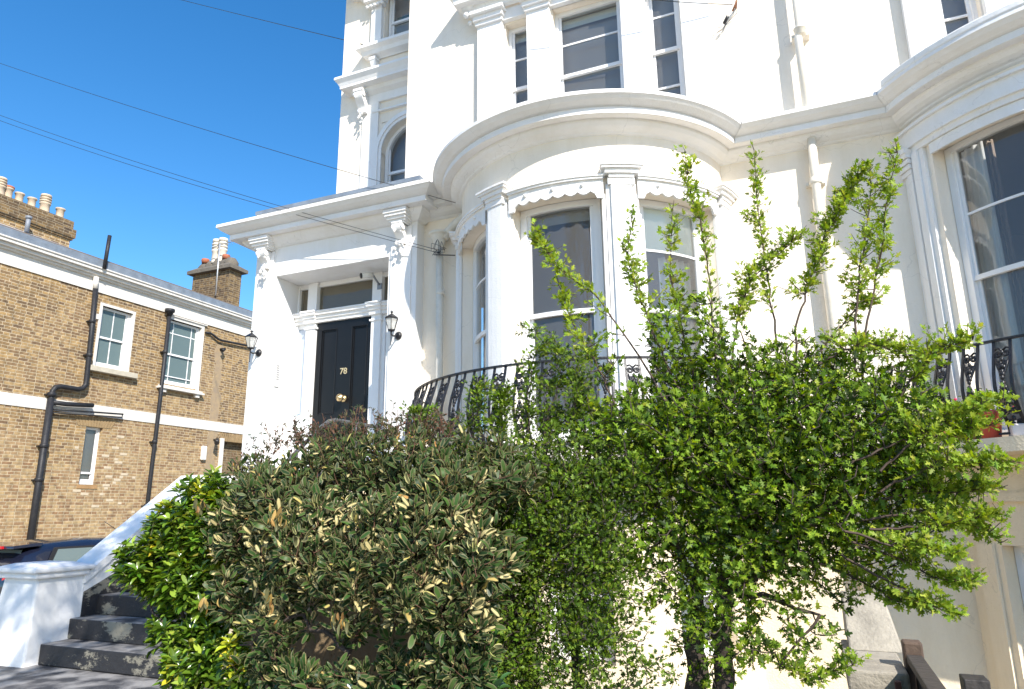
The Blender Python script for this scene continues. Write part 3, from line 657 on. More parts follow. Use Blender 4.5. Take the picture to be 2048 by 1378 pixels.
# curtains and blind behind the glass
def curtain(parent, f, u0, u1, z0, z1, d, name='curtain', mat=CURT, amp=.03, n=40, fr=7):
    mb = MB(); rows = []
    for i in range(n+1):
        u = u0+(u1-u0)*i/n; dd = d+amp*math.sin(i/n*fr*2*math.pi)
        rows.append([f(u, z0, dd), f(u, z1, dd)])
    mb.grid(rows, sm=True); mb.build(name, mat, parent, recalc=False)
curtain(H2, f2, -54, -45, FL+.1, 3.655, .36, fr=3, amp=.015); curtain(H2, f2, -45.2, -42.5, FL+.1, 3.65, .42, mat=M('taupe_curtain', (.26, .20, .16), .9), fr=2)
curtain(H, f1, -61, -47, FL+.1, 3.39, .33, fr=4)
curtain(H, f1, 33, 65, 2.80, 3.39, .225, 'roller_blind', BLIND, 0); curtain(H, f1, 45, 64, FL+.1, 2.80, .34, fr=5)
curtain(H, f1, -14, 17.5, 3.20, 3.39, .30, 'roller_blind', M('taupe_blind', (.40, .37, .33), .9), 0)
for a, b in ((-3.45, -3.15), (-2.7, -1.82)): curtain(H, Fm, a, b, 6.86, 7.0, .26, 'roller_blind', BLIND, 0)
curtain(H, f1, 38.5, 59, -1.44, -.29, .29, 'roller_blind', BLIND, 0)
# rooms behind windows
def room(parent, x0, x1, y0, y1, z0, z1):
    mb = MB(); mb.box(x0, x1, y0, y1, z0, z1); mb.build('room', ROOM, parent)
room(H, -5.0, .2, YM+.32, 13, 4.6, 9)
mb = MB()
for B_, A_, P_ in ((B1, A1, H), (B2, A2, H2)):
    mb = MB()
    for z0, z1 in ((-1.9, .3), (FL-.1, 4.3)):
        pl = arcpts(B_[0], B_[1], B_[2]-.275, -A_+5, A_-5, 24); x0, x1 = pl[0][0], pl[-1][0]
        poly = pl+[(x1, 13), (x0, 13)]
        n = len(poly); i = len(mb.v); mb.v += [(x, y, z0) for x, y in poly]+[(x, y, z1) for x, y in poly]
        mb.f.append(tuple(range(i, i+n))); mb.f.append(tuple(range(i+n, i+2*n))); mb.sm += [False]*2
        for k in range(24, n): k2 = (k+1) % n; mb.f.append((i+k, i+k2, i+k2+n, i+k+n)); mb.sm.append(False)
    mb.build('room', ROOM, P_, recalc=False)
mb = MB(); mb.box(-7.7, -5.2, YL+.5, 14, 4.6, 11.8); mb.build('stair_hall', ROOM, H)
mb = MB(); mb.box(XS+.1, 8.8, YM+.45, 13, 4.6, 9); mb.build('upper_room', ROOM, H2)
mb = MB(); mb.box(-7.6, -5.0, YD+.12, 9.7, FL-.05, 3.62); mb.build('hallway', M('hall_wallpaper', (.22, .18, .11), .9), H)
# balcony slabs
for B_, A_, P_, n_ in ((B1, 84, H, 'a'), (B2, 84, H2, 'b')):
    mb = MB(); pts = arcpts(B_[0], B_[1], 2.46, -84, 84, 50)
    yb = min(p[1] for p in pts[:1])
    mb.prism([p for p in pts], lambda x, y: (x, y, .43), lambda x, y: (x, y, .555)); mb.build('balcony_slab', CREAM if P_ is H else BEIGE, P_)
# ================================================================== balcony railings
def railing(B, a0, a1, label, r=2.37, ztop=1.39, z0=.60, step=6.45, pair=3.15):
    t = thing('balcony_railing', label, 'railing', (B[0], B[1]-r, .55))
    cx, cy = B[0], B[1]
    def pt(u, s, extra=0):     # s 0 bottom .. 1 top ; bulged profile
        bul = .0 if s > .62 else 0
        x = 1-s; o = .115*math.sin(math.pi*min(1, x/.95)**1.25)*(1 if x < .95 else 1)-.02*x
        rr = r+o+extra
        return (cx+rr*math.sin(R(u)), cy-rr*math.cos(R(u)), z0+(ztop-z0)*s)
    n = int((a1-a0)/2)
    mb = MB(); mb.mbox(cyl(cx, cy, r+.02), a0, a1, ztop, ztop+.022, 0, .045, n); mb.build('handrail', IRON, t, bevel=.004)
    mb = MB(); mb.mbox(cyl(cx, cy, r+.0), a0, a1, z0-.02, z0, 0, .03, n); mb.build('bottom_rail', IRON, t)
    us = []; u = a0+.8
    while u < a1-pair:
        us.append(u); u += step
    bar = None
    for k, u in enumerate(us):
        for q in (u, u+pair):
            mb = MB(); rows = []
            for i in range(15):
                s = i/14; w_ = .011
                a = pt(q, s, .009); b = pt(q, s, -.009); dx = math.cos(R(q))*w_; dy = math.sin(R(q))*w_
                rows.append([(a[0]-dx, a[1]-dy, a[2]), (a[0]+dx, a[1]+dy, a[2]), (b[0]+dx, b[1]+dy, b[2]), (b[0]-dx, b[1]-dy, b[2])])
            mb.grid(rows, closev=True, sm=False); mb.build('baluster', IRON, t)
        # cast ornaments between the two bars of each pair
        mb = MB(); wu = pair*R(1)*r; uc = u+pair/2
        def c3(x, s, e=0): return pt(uc+(x/(R(1)*r)), s, e)
        def scroll(x, s, rad, sgn, turns=1.3, th=.0115, up=1):
            pts = []
            for i in range(15):
                t_ = i/14; a = t_*turns*2*math.pi; rr = rad*(1-t_*.75)
                pts.append(c3(x+sgn*rr*math.cos(a), s+up*rr*math.sin(a)/(ztop-z0), .0))
            mb.tube(pts, th, 5)
        H_ = ztop-z0
        # upper drop: two scrolls, a tapering leaf cluster
        for sg in (-1, 1):
            scroll(sg*wu*.25, .84, wu*.23, sg); scroll(sg*wu*.18, .745, wu*.15, sg, up=-1)
            mb.tube([c3(sg*wu*.48, .90), c3(sg*wu*.22, .915), c3(0, .88)], .010, 5)
            mb.tube([c3(sg*wu*.40, .80), c3(sg*wu*.26, .70), c3(sg*wu*.10, .62), c3(0, .58)], .011, 5)
        for k2, (x, s) in enumerate([(0, .86), (0, .78), (-.12, .69), (.12, .69), (0, .70), (0, .64), (-.06, .61), (.06, .61), (0, .575)]): mb.ball(c3(x*wu, s, .003), .017, 6, (1, 1, 1.5))
        # lower palmette rising from rail, wider at the base
        for sg in (-1, 1):
            scroll(sg*wu*.27, .22, wu*.22, sg, up=-1); scroll(sg*wu*.22, .33, wu*.16, sg); scroll(sg*wu*.27, .09, wu*.2, sg)
            mb.tube([c3(sg*wu*.46, .10), c3(sg*wu*.42, .26), c3(sg*wu*.28, .39), c3(sg*wu*.12, .47), c3(0, .52)], .012, 5)
        for k2, (x, s) in enumerate([(0, .51), (-.1, .46), (.1, .46), (0, .43), (-.18, .40), (.18, .40), (0, .36), (-.28, .30), (.28, .30), (0, .28), (-.1, .22), (.1, .22), (0, .14), (-.15, .08), (.15, .08), (0, .03)]): mb.ball(c3(x*wu, s, .004), .019, 6, (1, 1, 1.4))
        mb.build('ornament', IRON, t)
railing(B1, -76, 76, 'black iron balcony railing with cast ornaments curving round the bay above the hedge')
railing(B2, -72, 50, 'black iron balcony railing with cast ornaments on the right hand bay, above the red pot')
# ================================================================== entrance steps
S = thing('entrance_steps', 'worn black painted concrete steps climbing to the black front door', 'steps', (-6.3, 5, -1.474))
for k in range(10):
    z1 = -1.276+.2027*k if k else -1.276
    y0 = 5.0+.29*k
    mb = MB(); mb.box(-8.0 if k == 0 else -7.70, -5.30, y0, 7.945, z1-.215 if k else -1.92, z1-.0)
    mb2 = MB(); 
    xl = -7.34 if k == 0 else (-7.36 if k == 1 else -7.38)
    mb2.box(xl, -5.305, y0, 7.94-.002*k, (-1.474 if k == 0 else z1-.2027), z1)
    mb2.build('step', STEP, S, bevel=.012)
mb = MB(); mb.hexa([(-5.302, 4.95, -1.9), (-5.08, 4.95, -1.9), (-5.08, 7.94, -1.9), (-5.302, 7.94, -1.9), (-5.302, 4.95, -1.15), (-5.08, 4.95, -1.15), (-5.08, 7.94, .70), (-5.302, 7.94, .70)]); mb.build('side_wall', BEIGE, S)
SW = thing('stair_wall', 'white rendered pier with rounded cap and sloping coping on the left of the steps', 'wall', (-7.6, 4.9, -1.474))
mb = MB(); mb.hexa([(-8.02, 4.80, -1.93), (-7.34, 4.84, -1.93), (-7.34, 5.62, -1.93), (-8.02, 5.62, -1.93), (-7.90, 4.90, -.64), (-7.37, 4.90, -.64), (-7.37, 5.40, -.64), (-7.90, 5.40, -.64)]); mb.build('pier', WHITE, SW, bevel=.02)
mb = MB(); mb.box(-7.96, -7.32, 4.845, 5.44, -.645, -.585); mb.box(-8.00, -7.29, 4.81, 5.47, -.587, -.535)
mb.hexa([(-7.99, 4.82, -.54), (-7.30, 4.82, -.54), (-7.30, 5.46, -.54), (-7.99, 5.46, -.54), (-7.85, 4.96, -.50), (-7.44, 4.96, -.50), (-7.44, 5.32, -.50), (-7.85, 5.32, -.50)])
mb.build('pier_cap', WHITE, SW, bevel=.018)
mb = MB()
def slope(y): return -.63+.76*(y-5.40)
for (y0, y1, za, zb) in ((5.40, 6.86, slope(5.40), slope(6.86)), (6.86, 7.94, slope(6.86), slope(6.86)+.02)):
    mb.hexa([(-7.72, y0, za-.10), (-7.335, y0, za-.10), (-7.335, y1, zb-.10), (-7.72, y1, zb-.10), (-7.72, y0, za), (-7.335, y0, za), (-7.335, y1, zb), (-7.72, y1, zb)])
mb.build('coping', WHITE, SW)
mb = MB()
for (y0, y1, za, zb) in ((5.40, 6.86, slope(5.40)-.102, slope(6.86)-.102), (6.86, 7.94, slope(6.86)-.102, slope(6.86)-.10)):
    mb.hexa([(-7.69, y0, -1.9), (-7.36, y0, -1.9), (-7.36, y1, -1.9), (-7.69, y1, -1.9), (-7.69, y0, za), (-7.36, y0, za), (-7.36, y1, zb), (-7.69, y1, zb)])
mb.build('wall_body', WHITE, SW)
mb = MB(); mb.hexa([(-7.365, 5.41, -1.9), (-7.348, 5.41, -1.9), (-7.348, 7.94, -1.9), (-7.365, 7.94, -1.9), (-7.365, 5.41, slope(5.41)-.20), (-7.348, 5.41, slope(5.41)-.20), (-7.348, 7.94, slope(6.86)+.5), (-7.365, 7.94, slope(6.86)+.5)]); mb.v = [(x, y, min(z, .42)) for x, y, z in mb.v]; mb.build('black_skirting', STEP, SW)
mb = MB(); xr = -5.34
mb.tube([(xr, 5.0, -.30), (xr, 6.3, .66), (xr, 6.72, .99), (xr, 6.85, 1.07), (xr, 6.98, 1.10), (xr, 7.5, 1.10), (xr, 7.93, 1.10)], .024, 10)
for y, z0, z1 in ((5.1, -1.2, -.23), (6.3, -.6, .66), (7.4, .3, 1.10)): mb.tube([(xr, y, z0), (xr, y, z1)], .017, 8)
hr = mb.build('handrail', M('grey_galvanised_rail', (.10, .105, .11), .4, .3, 20), None); tag(hr, 'bent dark grey tube handrail in front of the black door', 'handrail')
# ================================================================== wall lanterns
def lantern(x, z, label):
    t = thing('wall_lantern', label, 'lamp', (x, YP-.03, z), 'lanterns on the porch piers')
    y = YP-.20
    mb = MB(); mb.lathe([(.055, 0), (.06, .01), (.04, .03), (.03, .038)], 0, 0, 14); 
    mb.v = [(x+.01+p[0], YP-.03-p[2], z-.14+p[1]) for p in mb.v]; mb.build('wall_plate', IRON, t)
    mb = MB(); mb.tube([(x+.01, YP-.06, z-.14), (x+.008, y+.05, z-.17), (x, y, z-.16), (x, y, z-.11)], .012, 8)
    mb.tube([(x, y, z-.30), (x, y, z-.10)], [.004, .012], 8); mb.ball((x, y, z-.305), .009, 6)
    mb.lathe([(.014, -.12), (.05, -.105), (.05, -.09)], x, y, 6, z=z)
    mb.build('arm', IRON, t)
    mb = MB(); n = 6
    for k in range(n):
        a = 2*math.pi*k/n
        mb.tube([(x+.048*math.cos(a), y+.048*math.sin(a), z-.10), (x+.092*math.cos(a), y+.092*math.sin(a), z+.065)], .0045, 4)
    mb.lathe([(.05, -.105), (.052, -.098)], x, y, 6, z=z, sm=False)
    mb.lathe([(.098, .06), (.102, .068), (.085, .085), (.03, .125), (.012, .135), (.010, .15), (.026, .158), (.026, .164), (.008, .172), (.006, .185), (.001, .19)], x, y, 6, z=z, sm=False)
    mb.build('lantern_frame', IRON, t)
    mb = MB(); mb.grid([[(x+r_*math.cos(2*math.pi*k/6), y+r_*math.sin(2*math.pi*k/6), z+h) for k in range(6)] for r_, h in ((.046, -.098), (.089, .062))], closev=True, sm=False); mb.build('glass', LGLASS, t, recalc=False)
    mb = MB(); mb.lathe([(.014, -.09), (.028, -.03), (.022, .01), (.004, .03)], x, y, 10, z=z); mb.build('bulb', PLASTIC, t)
lantern(-7.56, 2.50, 'black wall lantern on the left porch pier, near the brick house')
lantern(-5.075, 2.50, 'black wall lantern on the right porch pier, between the door and the bay')
# conduit running down the right pier
mb = MB(); mb.tube([(-5.225, YP-.012, 3.72), (-5.225, YP-.012, .6)], .007, 6); mb.build('conduit', WOODW, H)
# cctv camera under soffit
t = thing('security_camera', 'white security camera hanging above the black front door', 'camera', (-5.80, 8.35, 3.45))
mb = MB(); a = Vector((-5.93, 8.20, 3.455)); b = Vector((-5.82, 8.34, 3.50)); mb.tube([a, b], .042, 12); mb.box(-5.99, -5.78, 8.2, 8.2, 3.5, 3.5); mb.build('housing', PLASTIC, t)
mb = MB(); d_ = (a-b).normalized(); mb.tube([a, a+d_*.012], .043, 14); mb.tube([a-d_*.0, a+d_*.02], .03, 14); mb.build('lens', DARKG, t)
mb = MB(); mb.tube([(-5.82, 8.34, 3.49), (-5.78, 8.36, 3.42), (-5.76, 8.46, 3.34)], .016, 8); mb.box(-5.80, -5.72, 8.43, 8.448, 3.29, 3.38); mb.build('bracket', M('grey_metal', (.25, .26, .28), .4, metal=.5), t)
# cable bracket, floodlight on upper wall
t = thing('cable_bracket', 'rusty cable bracket with tangled wires on the cream upper wall by the window', 'bracket', (-.3, 8.1, 6.2))
mb = MB(); mb.tube([(-.27, YM, 6.24), (-.25, YM-.14, 6.24), (-.27, YM-.17, 6.16), (-.31, YM-.12, 6.12)], .012, 6); mb.build('hook', M('rust', (.30, .13, .07), .9, .4, 30), t)
mb = MB(); 
for k in range(2):
    r_ = random.Random(k); p = [(-.28, YM-.12, 6.18)]
    for i in range(6): p.append((-.28-.09*i+r_.uniform(-.03, .03), YM-.03-.02*r_.random(), 6.14-.075*i-.1*abs(math.sin(i+k))*.3+r_.uniform(-.02, .02)))
    mb.tube(p, .003, 4)
mb.tube([(-.37, YM-.13, 6.06), (-.43, YM-.09, 5.99)], .022, 8); mb.build('wires', DARKG, t)
# ================================================================== BRICK HOUSE
BX = -17.0
BH = thing('brick_house', 'yellow stock brick house with white parapet band and sash windows at the left edge', 'house', (BX, 12, -1.9))
def fb(u, z, d): return (BX-d, u, z)       # u = world y
bw = [(12.0, 12.93, 3.79, 5.43), (14.12, 15.35, 3.66, 5.60), (12.0, 12.46, .72, 2.19), (16.58, 17.6, -1.9, 2.20)]
mb = MB(); hole_wall(mb, fb, 5.0, 21, -1.95, 5.80, bw, .22); mb.quad((BX, 21, -1.95), (BX-9, 21, -1.95), (BX-9, 21, 5.8), (BX, 21, 5.8)); mb.quad((BX, 5, -1.95), (BX-9, 5, -1.95), (BX-9, 5, 5.8), (BX, 5, 5.8))
mb.build('brick_wall', BRICK, BH)
BWH = M('aged_white_paint', (.72, .70, .66), .7, .12, 4, col2=(.58, .55, .50), bump=.3)
mb = MB(); mb.mbox(fb, 4.98, 21.02, 5.75, 6.10, -.03, .25, 1); mb.build('frieze', BWH, BH)
mb = MB()
for z0, z1, o in ((6.10, 6.16, .10), (6.158, 6.24, .17), (6.238, 6.32, .24), (6.318, 6.36, .27)): mb.mbox(fb, 4.9, 21.1, z0, z1, -o, .2)
mb.build('eaves_cornice', BWH, BH, bevel=.01)
mb = MB(); mb.mbox(fb, 4.9, 21.1, 6.355, 6.58, -.20, .1); mb.build('lead_gutter', LEAD, BH)
for k in range(27): pass
mb = MB(); rr = random.Random(3)
mb.hexa([(BX+.06, 4.9, 6.60), (BX+.06, 21.1, 6.60), (BX-5, 21.1, 6.60), (BX-5, 4.9, 6.60), (BX+.02, 4.9, 6.68), (BX+.02, 21.1, 6.68), (BX-5, 21.1, 8.4), (BX-5, 4.9, 8.4)])
mb.build('roof', SLATE, BH)
mb = MB(); mb.mbox(fb, 4.98, 21.02, 2.48, 2.765, -.02, .1); mb.build('string_course', BWH, BH)
# bucket arches over small openings
mb = MB()
for yc in (12.23, 17.0):
    for k in range(-6, 7):
        a = k*.075; mb.hexa([(BX+.012, yc+a*.95-.03, 2.195), (BX+.012, yc+a*.95+.03, 2.195), (BX-.01, yc+a*.95+.03, 2.195), (BX-.01, yc+a*.95-.03, 2.195), (BX+.012, yc+a*1.25-.033, 2.44), (BX+.012, yc+a*1.25+.033, 2.44), (BX-.01, yc+a*1.25+.033, 2.44), (BX-.01, yc+a*1.25-.033, 2.44)])
mb.parts('brick_arch', M('gauged_brick', (.34, .235, .12), .9, .3, 9), BH)
def bsash(u0, u1, z0, z1, meet, bars, vb, glass, dep=.09):
    return sash(BH, fb, u0, u1, z0, z1, dep, bars, meet, jw=.07, glass=glass, vbars=vb)
bsash(12.01, 12.92, 3.795, 5.425, 4.60, [], [12.46], FROST)
bsash(14.13, 15.34, 3.665, 5.595, 4.58, [5.22, 3.92], [14.40, 15.07], FROST)
# right jamb reveal bright plaster + frame surround
mb = MB()
for u0, u1, z0, z1, e in ((11.93, 12.99, 3.70, 5.50, .07), (14.05, 15.42, 3.60, 5.70, .10)):
    mb.mbox(fb, u0, u0+e, z0, z1, -.025, .09); mb.mbox(fb, u1-e, u1, z0, z1, -.025, .09); mb.mbox(fb, u0+e, u1-e, z1-e, z1, -.022, .09)
mb.mbox(fb, 13.98, 15.50, 5.69, 5.72, -.06, 0); mb.mbox(fb, 13.98, 15.49, 3.55, 3.60, -.11, .05); mb.mbox(fb, 13.93, 15.54, 3.50, 3.552, -.15, .05); mb.mbox(fb, 14.06, 14.2, 3.40, 3.50, -.10, 0); mb.mbox(fb, 15.26, 15.40, 3.40, 3.50, -.10, 0)
mb.parts('window_surround', BWH, BH)
mb = MB(); mb.mbox(fb, 11.80, 13.18, 3.62, 3.76, -.16, .1); mb.build('stone_sill', M('buff_stone', (.55, .50, .40), .85, .3, 8), BH, bevel=.01)
sash(BH, fb, 12.01, 12.455, .73, 2.185, .10, [], 1.02, jw=.04, glass=GLASS)
mb = MB(); mb.mbox(fb, 11.96, 12.5, .62, .72, -.02, .1); mb.build('brick_sill', M('brick_on_edge', (.40, .24, .11), .9, .3, 9), BH)
mb = MB(); mb.mbox(fb, 11.5, 15.8, 3.2, 5.7, .24, 3); mb.mbox(fb, 11.5, 13, .2, 2.4, .24, 3); mb.parts('dark_interior', ROOM, BH)
mb = MB(); mb.mbox(fb, 16.45, 16.60, -1.9, 2.28, -.03, .1); mb.build('door_jamb', BWH, BH)
mb = MB(); mb.mbox(fb, 16.6, 17.6, -1.9, 2.2, .19, .215); mb.build('bricked_doorway', BRICKD, BH)
# pale render repair strip and bleached brick patches
mb = MB(); rr = random.Random(6)
L_ = [(15.95+rr.uniform(-.07, .07), .2+.2*i) for i in range(26)]; R_ = [(16.27+rr.uniform(-.08, .08), .2+.2*i) for i in range(26)]
mb.prism(L_+R_[::-1], lambda u, z: (BX+.004, u, z), lambda u, z: (BX, u, z))
mb.build('cement_patch', M('cement_wash', (.25, .195, .145), .95, .5, 6, col2=(.40, .29, .16), bump=.9, bscale=15), BH)
mb = MB(); rr = random.Random(11); seen = []
for k in range(34):
    u = 12.0+abs(rr.gauss(0, .55))+rr.choice([-.25, .5])*rr.random(); row = rr.randint(-2, 24); z = .152+row*.076
    if 11.98 < u+.1 < 12.72 and .6 < z < 2.2: u += .62
    if any(abs(z-q[1]) < .01 and abs(u-q[0]) < .3 for q in seen): continue
    seen.append((u, z)); mb.mbox(fb, u, u+rr.choice([.1, .2, .21]), z+.006, z+.07, -.004, 0)
mb.parts('bleached_brick', M('bleached_brick', (.62, .52, .38), .9, .3, 12), BH)
# drainpipes of brick house
def bpipe(pts, r, name='drainpipe', cl=()):
    mb = MB(); mb.tube([(BX+o, u, z) for u, z, o in pts], r, 12)
    for u, z, o in cl: mb.lathe([(r+.001, 0), (r+.018, .01), (r+.018, .09), (r+.001, .10)], BX+o, u, 12, z=z); mb.box(BX, BX+o, u-r-.03, u+r+.03, z+.03, z+.06)
    return mb.build(name, PIPEB, BH)
bpipe([(11.66, 5.78, .12), (11.72, 4.4, .12), (11.75, 3.36, .12), (11.75, 3.22, .12), (11.68, 3.12, .12), (11.55, 3.08, .12), (11.12, 3.08, .12), (10.99, 3.04, .12), (10.93, 2.94, .12), (10.92, 2.6, .12), (10.92, -1.9, .12)], .062, cl=[(11.70, 4.85, .12), (11.74, 3.95, .12)])
bpipe([(10.92, 2.75, .12), (10.92, -1.9, .12)], .078, cl=[(10.92, 2.80, .12), (10.92, 1.55, .12), (10.92, .75, .12)])
bpipe([(10.95, 2.66, .14), (11.3, 2.66, .14), (12.0, 2.72, .14)], .058, 'waste_pipe'); bpipe([(11.0, 2.50, .12), (12.9, 2.60, .12)], .022, 'waste_pipe'); bpipe([(11.0, 2.42, .10), (12.9, 2.52, .10), (12.9, 2.60, .10)], .016, 'waste_pipe')
bpipe([(14.0, 5.70, .13), (14.0, 3.0, .12), (13.97, 1.0, .12), (13.95, -1.9, .12)], .055, cl=[(14.0, 4.5, .12), (13.98, 1.9, .12), (13.95, .15, .12)])
mb = MB(); mb.lathe([(.06, 0), (.11, .12), (.14, .14), (.14, .22), (.12, .22)], BX+.13, 14.0, 10, z=5.62); mb.build('hopper_head', PIPEB, BH)
mb = MB(); mb.tube([(BX+.30, 11.70, 6.33), (BX+.30, 11.73, 7.28)], .05, 10); mb.build('vent_pipe', PIPEB, BH); mb = MB(); mb.tube([(BX+.12, 11.66, 5.78), (BX+.12, 11.64, 6.10)], .066, 10); mb.build('pipe_collar', BWH, BH)
bpipe([(15.45, 5.48, .05), (15.62, 5.50, .06), (15.72, 5.46, .08), (15.95, 5.37, .08), (16.1, 5.36, .08), (17.2, 5.43, .08), (19, 5.5, .08)], .035, 'waste_pipe')
bpipe([(16.15, 5.08, .0), (16.15, 5.08, .16), (16.05, 5.0, .18)], .05, 'waste_pipe')
mb = MB(); mb.mbox(fb, 11.84, 11.98, 5.02, 5.16, -.03, 0); mb.build('vent_cover', BWH, BH)
mb = MB(); mb.mbox(fb, 15.72, 15.90, 1.55, 1.98, -.09, 0); mb.build('alarm_box', PLASTIC, BH, bevel=.03)
mb = MB(); mb.tube([(BX, 16.2, 2.2), (BX+.12, 16.2, 2.2), (BX+.22, 16.1, 2.1)], .03, 8); mb.tube([(BX+.16, 16.18, 2.22), (BX+.30, 16.04, 2.08)], [.05, .075], 10); mb.build('spotlight', DARKG, BH)
# chimneys
mb = MB(); mb.box(-18.9, -18.0, 4.5, 11.53, 6.2, 7.30); c1 = mb.build('chimney_stack', BRICK, BH)
mb = MB(); mb.box(-18.94, -17.95, 4.5, 11.58, 7.30, 7.36); mb.box(-18.97, -17.92, 4.5, 11.62, 7.36, 7.60); mb.box(-18.9, -17.98, 4.5, 11.56, 7.60, 7.84); mb.build('chimney_cap', BRICKD, BH)
mb = MB(); mb.quad((-17.62, 4.5, 6.95), (-17.62, 11.9, 6.92), (-17.99, 11.9, 7.08), (-17.99, 4.5, 7.12)); mb.build('flashing', M('new_lead', (.5, .52, .56), .4), BH, recalc=False)
POTP = {'plain': [(.115, 0), (.10, .05), (.10, .30), (.125, .32), (.125, .36), (.10, .36)],
        'louvre': [(.12, 0), (.11, .04), (.10, .24), (.12, .26), (.12, .29), (.10, .29), (.10, .315), (.125, .325), (.125, .35), (.10, .36), (.10, .385), (.125, .395), (.125, .42), (.10, .43), (.10, .455), (.12, .46), (.11, .52), (.09, .52)]}
for y, k, m, s_ in ((9.72, 'louvre', POT, 1.0), (9.92, 'plain', POT, .9), (10.20, 'plain', POT, .85), (10.52, 'plain', POT, .85), (10.86, 'louvre', POT, 1.05), (11.28, 'plain', POT, .9)):
    mb = MB(); mb.lathe([(a*s_*1.08, b*s_) for a, b in POTP[k]], -18.2, y, 14, z=7.83); mb.build('chimney_pot', m, BH)
for y in (10.05, 10.38, 10.7, 11.12):
    mb = MB(); mb.lathe([(a*.85, b*.75) for a, b in POTP['plain']], -18.65, y, 12, z=7.83); mb.build('chimney_pot', POT, BH)
mb = MB(); mb.lathe([(.105, .0), (.125, .01), (.125, .06), (.1, .07)], -18.2, 9.92, 12, z=8.14); mb.build('pot_rim', TERRA, BH)
mb = MB(); mb.tube([(-17.75, 10.25, 7.0), (-17.75, 10.25, 7.42)], .055, 10); mb.tube([(-17.75, 10.25, 7.36), (-17.75, 10.25, 7.43)], .075, 10); mb.build('vent_pipe', M('grey_vent', (.2, .22, .25), .5), BH)
mb = MB(); mb.box(-19.4, -17.7, 16.9, 17.45, 6.4, 8.18); mb.build('chimney_stack', BRICKD, BH)
mb = MB(); mb.box(-19.55, -17.55, 16.75, 17.6, 8.18, 8.30)
rr = random.Random(5); rows = []
mb.hexa([(-19.55, 16.75, 8.30), (-17.55, 16.75, 8.30), (-17.55, 17.6, 8.30), (-19.55, 17.6, 8.30), (-19.3, 16.95, 8.45), (-17.8, 16.95, 8.45), (-17.8, 17.4, 8.45), (-19.3, 17.4, 8.45)])
for x, h in ((-19.1, .26), (-18.8, .3), (-18.45, .36), (-18.1, .34), (-17.95, .3)): mb.ball((x, 17.15, 8.42), .3, 10, (1, .85, h/.3))
mb.build('chimney_cap', M('sooty_cement', (.17, .15, .12), .95, .4, 6, bump=.8, bscale=20), BH)
for x, k in ((-18.62, 'louvre'), (-18.33, 'louvre')):
    mb = MB(); mb.lathe([(a*1.35, b*1.75) for a, b in POTP[k]], x, 17.1, 14, z=8.55); mb.build('chimney_pot', M('pale_pot', (.66, .60, .50), .85, .2, 8), BH)
for x in (-19.05, -18.08):
    mb = MB(); mb.lathe([(.12, 0), (.14, .1), (.13, .16), (.11, .16)], x, 17.05, 12, z=8.62); mb.build('chimney_pot', TERRA, BH)
# television aerial
t = thing('television_aerial', 'thin rooftop aerial strapped to the far chimney beside the pots', 'aerial', (-17.9, 16.8, 7.3))
mb = MB(); mb.tube([(-18.05, 16.72, 7.2), (-18.08, 16.72, 9.1)], .025, 6); mb.build('mast', M('aluminium', (.6, .6, .6), .4, metal=.6), t)
mb = MB(); mb.tube([(-18.4, 16.7, 9.0), (-16.8, 16.9, 9.25)], .015, 5)
for k in range(12): mb.tube([(-17.9+.1*k, 16.78+.0125*k, 8.96+.016*k), (-17.9+.1*k, 16.78+.0125*k, 9.18+.016*k)], .006, 4)
mb.build('antenna', M('aluminium_rods', (.45, .45, .46), .4, metal=.6), t)
# ================================================================== parked car
PAINT = M('dark_blue_car_paint', (.008, .010, .022), .25, coat=1)
CG = glassmat('car_glass', ior=1.7, op=.85, opc=(.16, .21, .21))  # greenish diffuse share stands in for reflected sky and lit interior
CAR = thing('parked_car', 'dark blue hatchback parked behind the white pier with red tail light', 'car', (-11.7, 9.0, -1.86))
cx0, cx1 = -12.62, -10.92
def car_body():
    mb = MB(); zb = -1.86
    # half-profile: stations along y: (y, z_sill, z_belt, z_roof, inset)
    st = [(6.90, .35, .80, .82, .10), (6.96, .28, .98, 1.0, .04), (7.15, .25, 1.02, 1.28, .02), (7.45, .25, 1.0, 1.42, .0), (8.2, .22, .97, 1.47, 0), (9.0, .22, .95, 1.46, 0), (9.5, .22, .94, 1.36, 0), (10.1, .24, .93, .98, .02), (10.7, .28, .86, .88, .06), (11.0, .32, .65, .68, .16)]
    rows = []
    for y, s, b, r_, i in st:
        L_, R_ = cx0+i, cx1-i; ti = .20*max(0, min(1, (r_-b)/.4))
        row = []
        for side, (xx, sg) in enumerate(((L_, 1), (R_, -1))):
            pts = [(xx+sg*.03, s), (xx, s+.15), (xx-sg*.0, b-.15), (xx+sg*.03, b), (xx+sg*(.03+ti*.8), b+(r_-b)*.75), (xx+sg*(.08+ti*1.2), b+(r_-b)*.96), (xx+sg*(.30+ti), r_)]
            row.append(pts)
        full = row[0]+row[1][::-1]
        rows.append([(x, y, zb+z) for x, z in full])
    i0 = len(mb.v); mb.grid(rows, closev=True); k = len(rows[0])
    mb.f.append(tuple(range(i0, i0+k))); mb.f.append(tuple(range(i0+(len(st)-1)*k, i0+len(st)*k))); mb.sm += [False]*2
    return mb.build('body', PAINT, CAR)
car_body()
zb = -1.86
mb = MB(); mb.quad((cx1-.030, 7.34, zb+.985), (cx1-.030, 9.66, zb+.985), (cx1-.168, 9.2, zb+1.352), (cx1-.168, 7.56, zb+1.352)); mb.build('window_trim', DARKG, CAR, recalc=False)
mb = MB()   # side windows, right flank, slightly proud following tumblehome
def sw(ya, yb, yc, yd): mb.quad((cx1-.026, ya, zb+1.01), (cx1-.026, yb, zb+1.01), (cx1-.150, yc, zb+1.32), (cx1-.150, yd, zb+1.32))
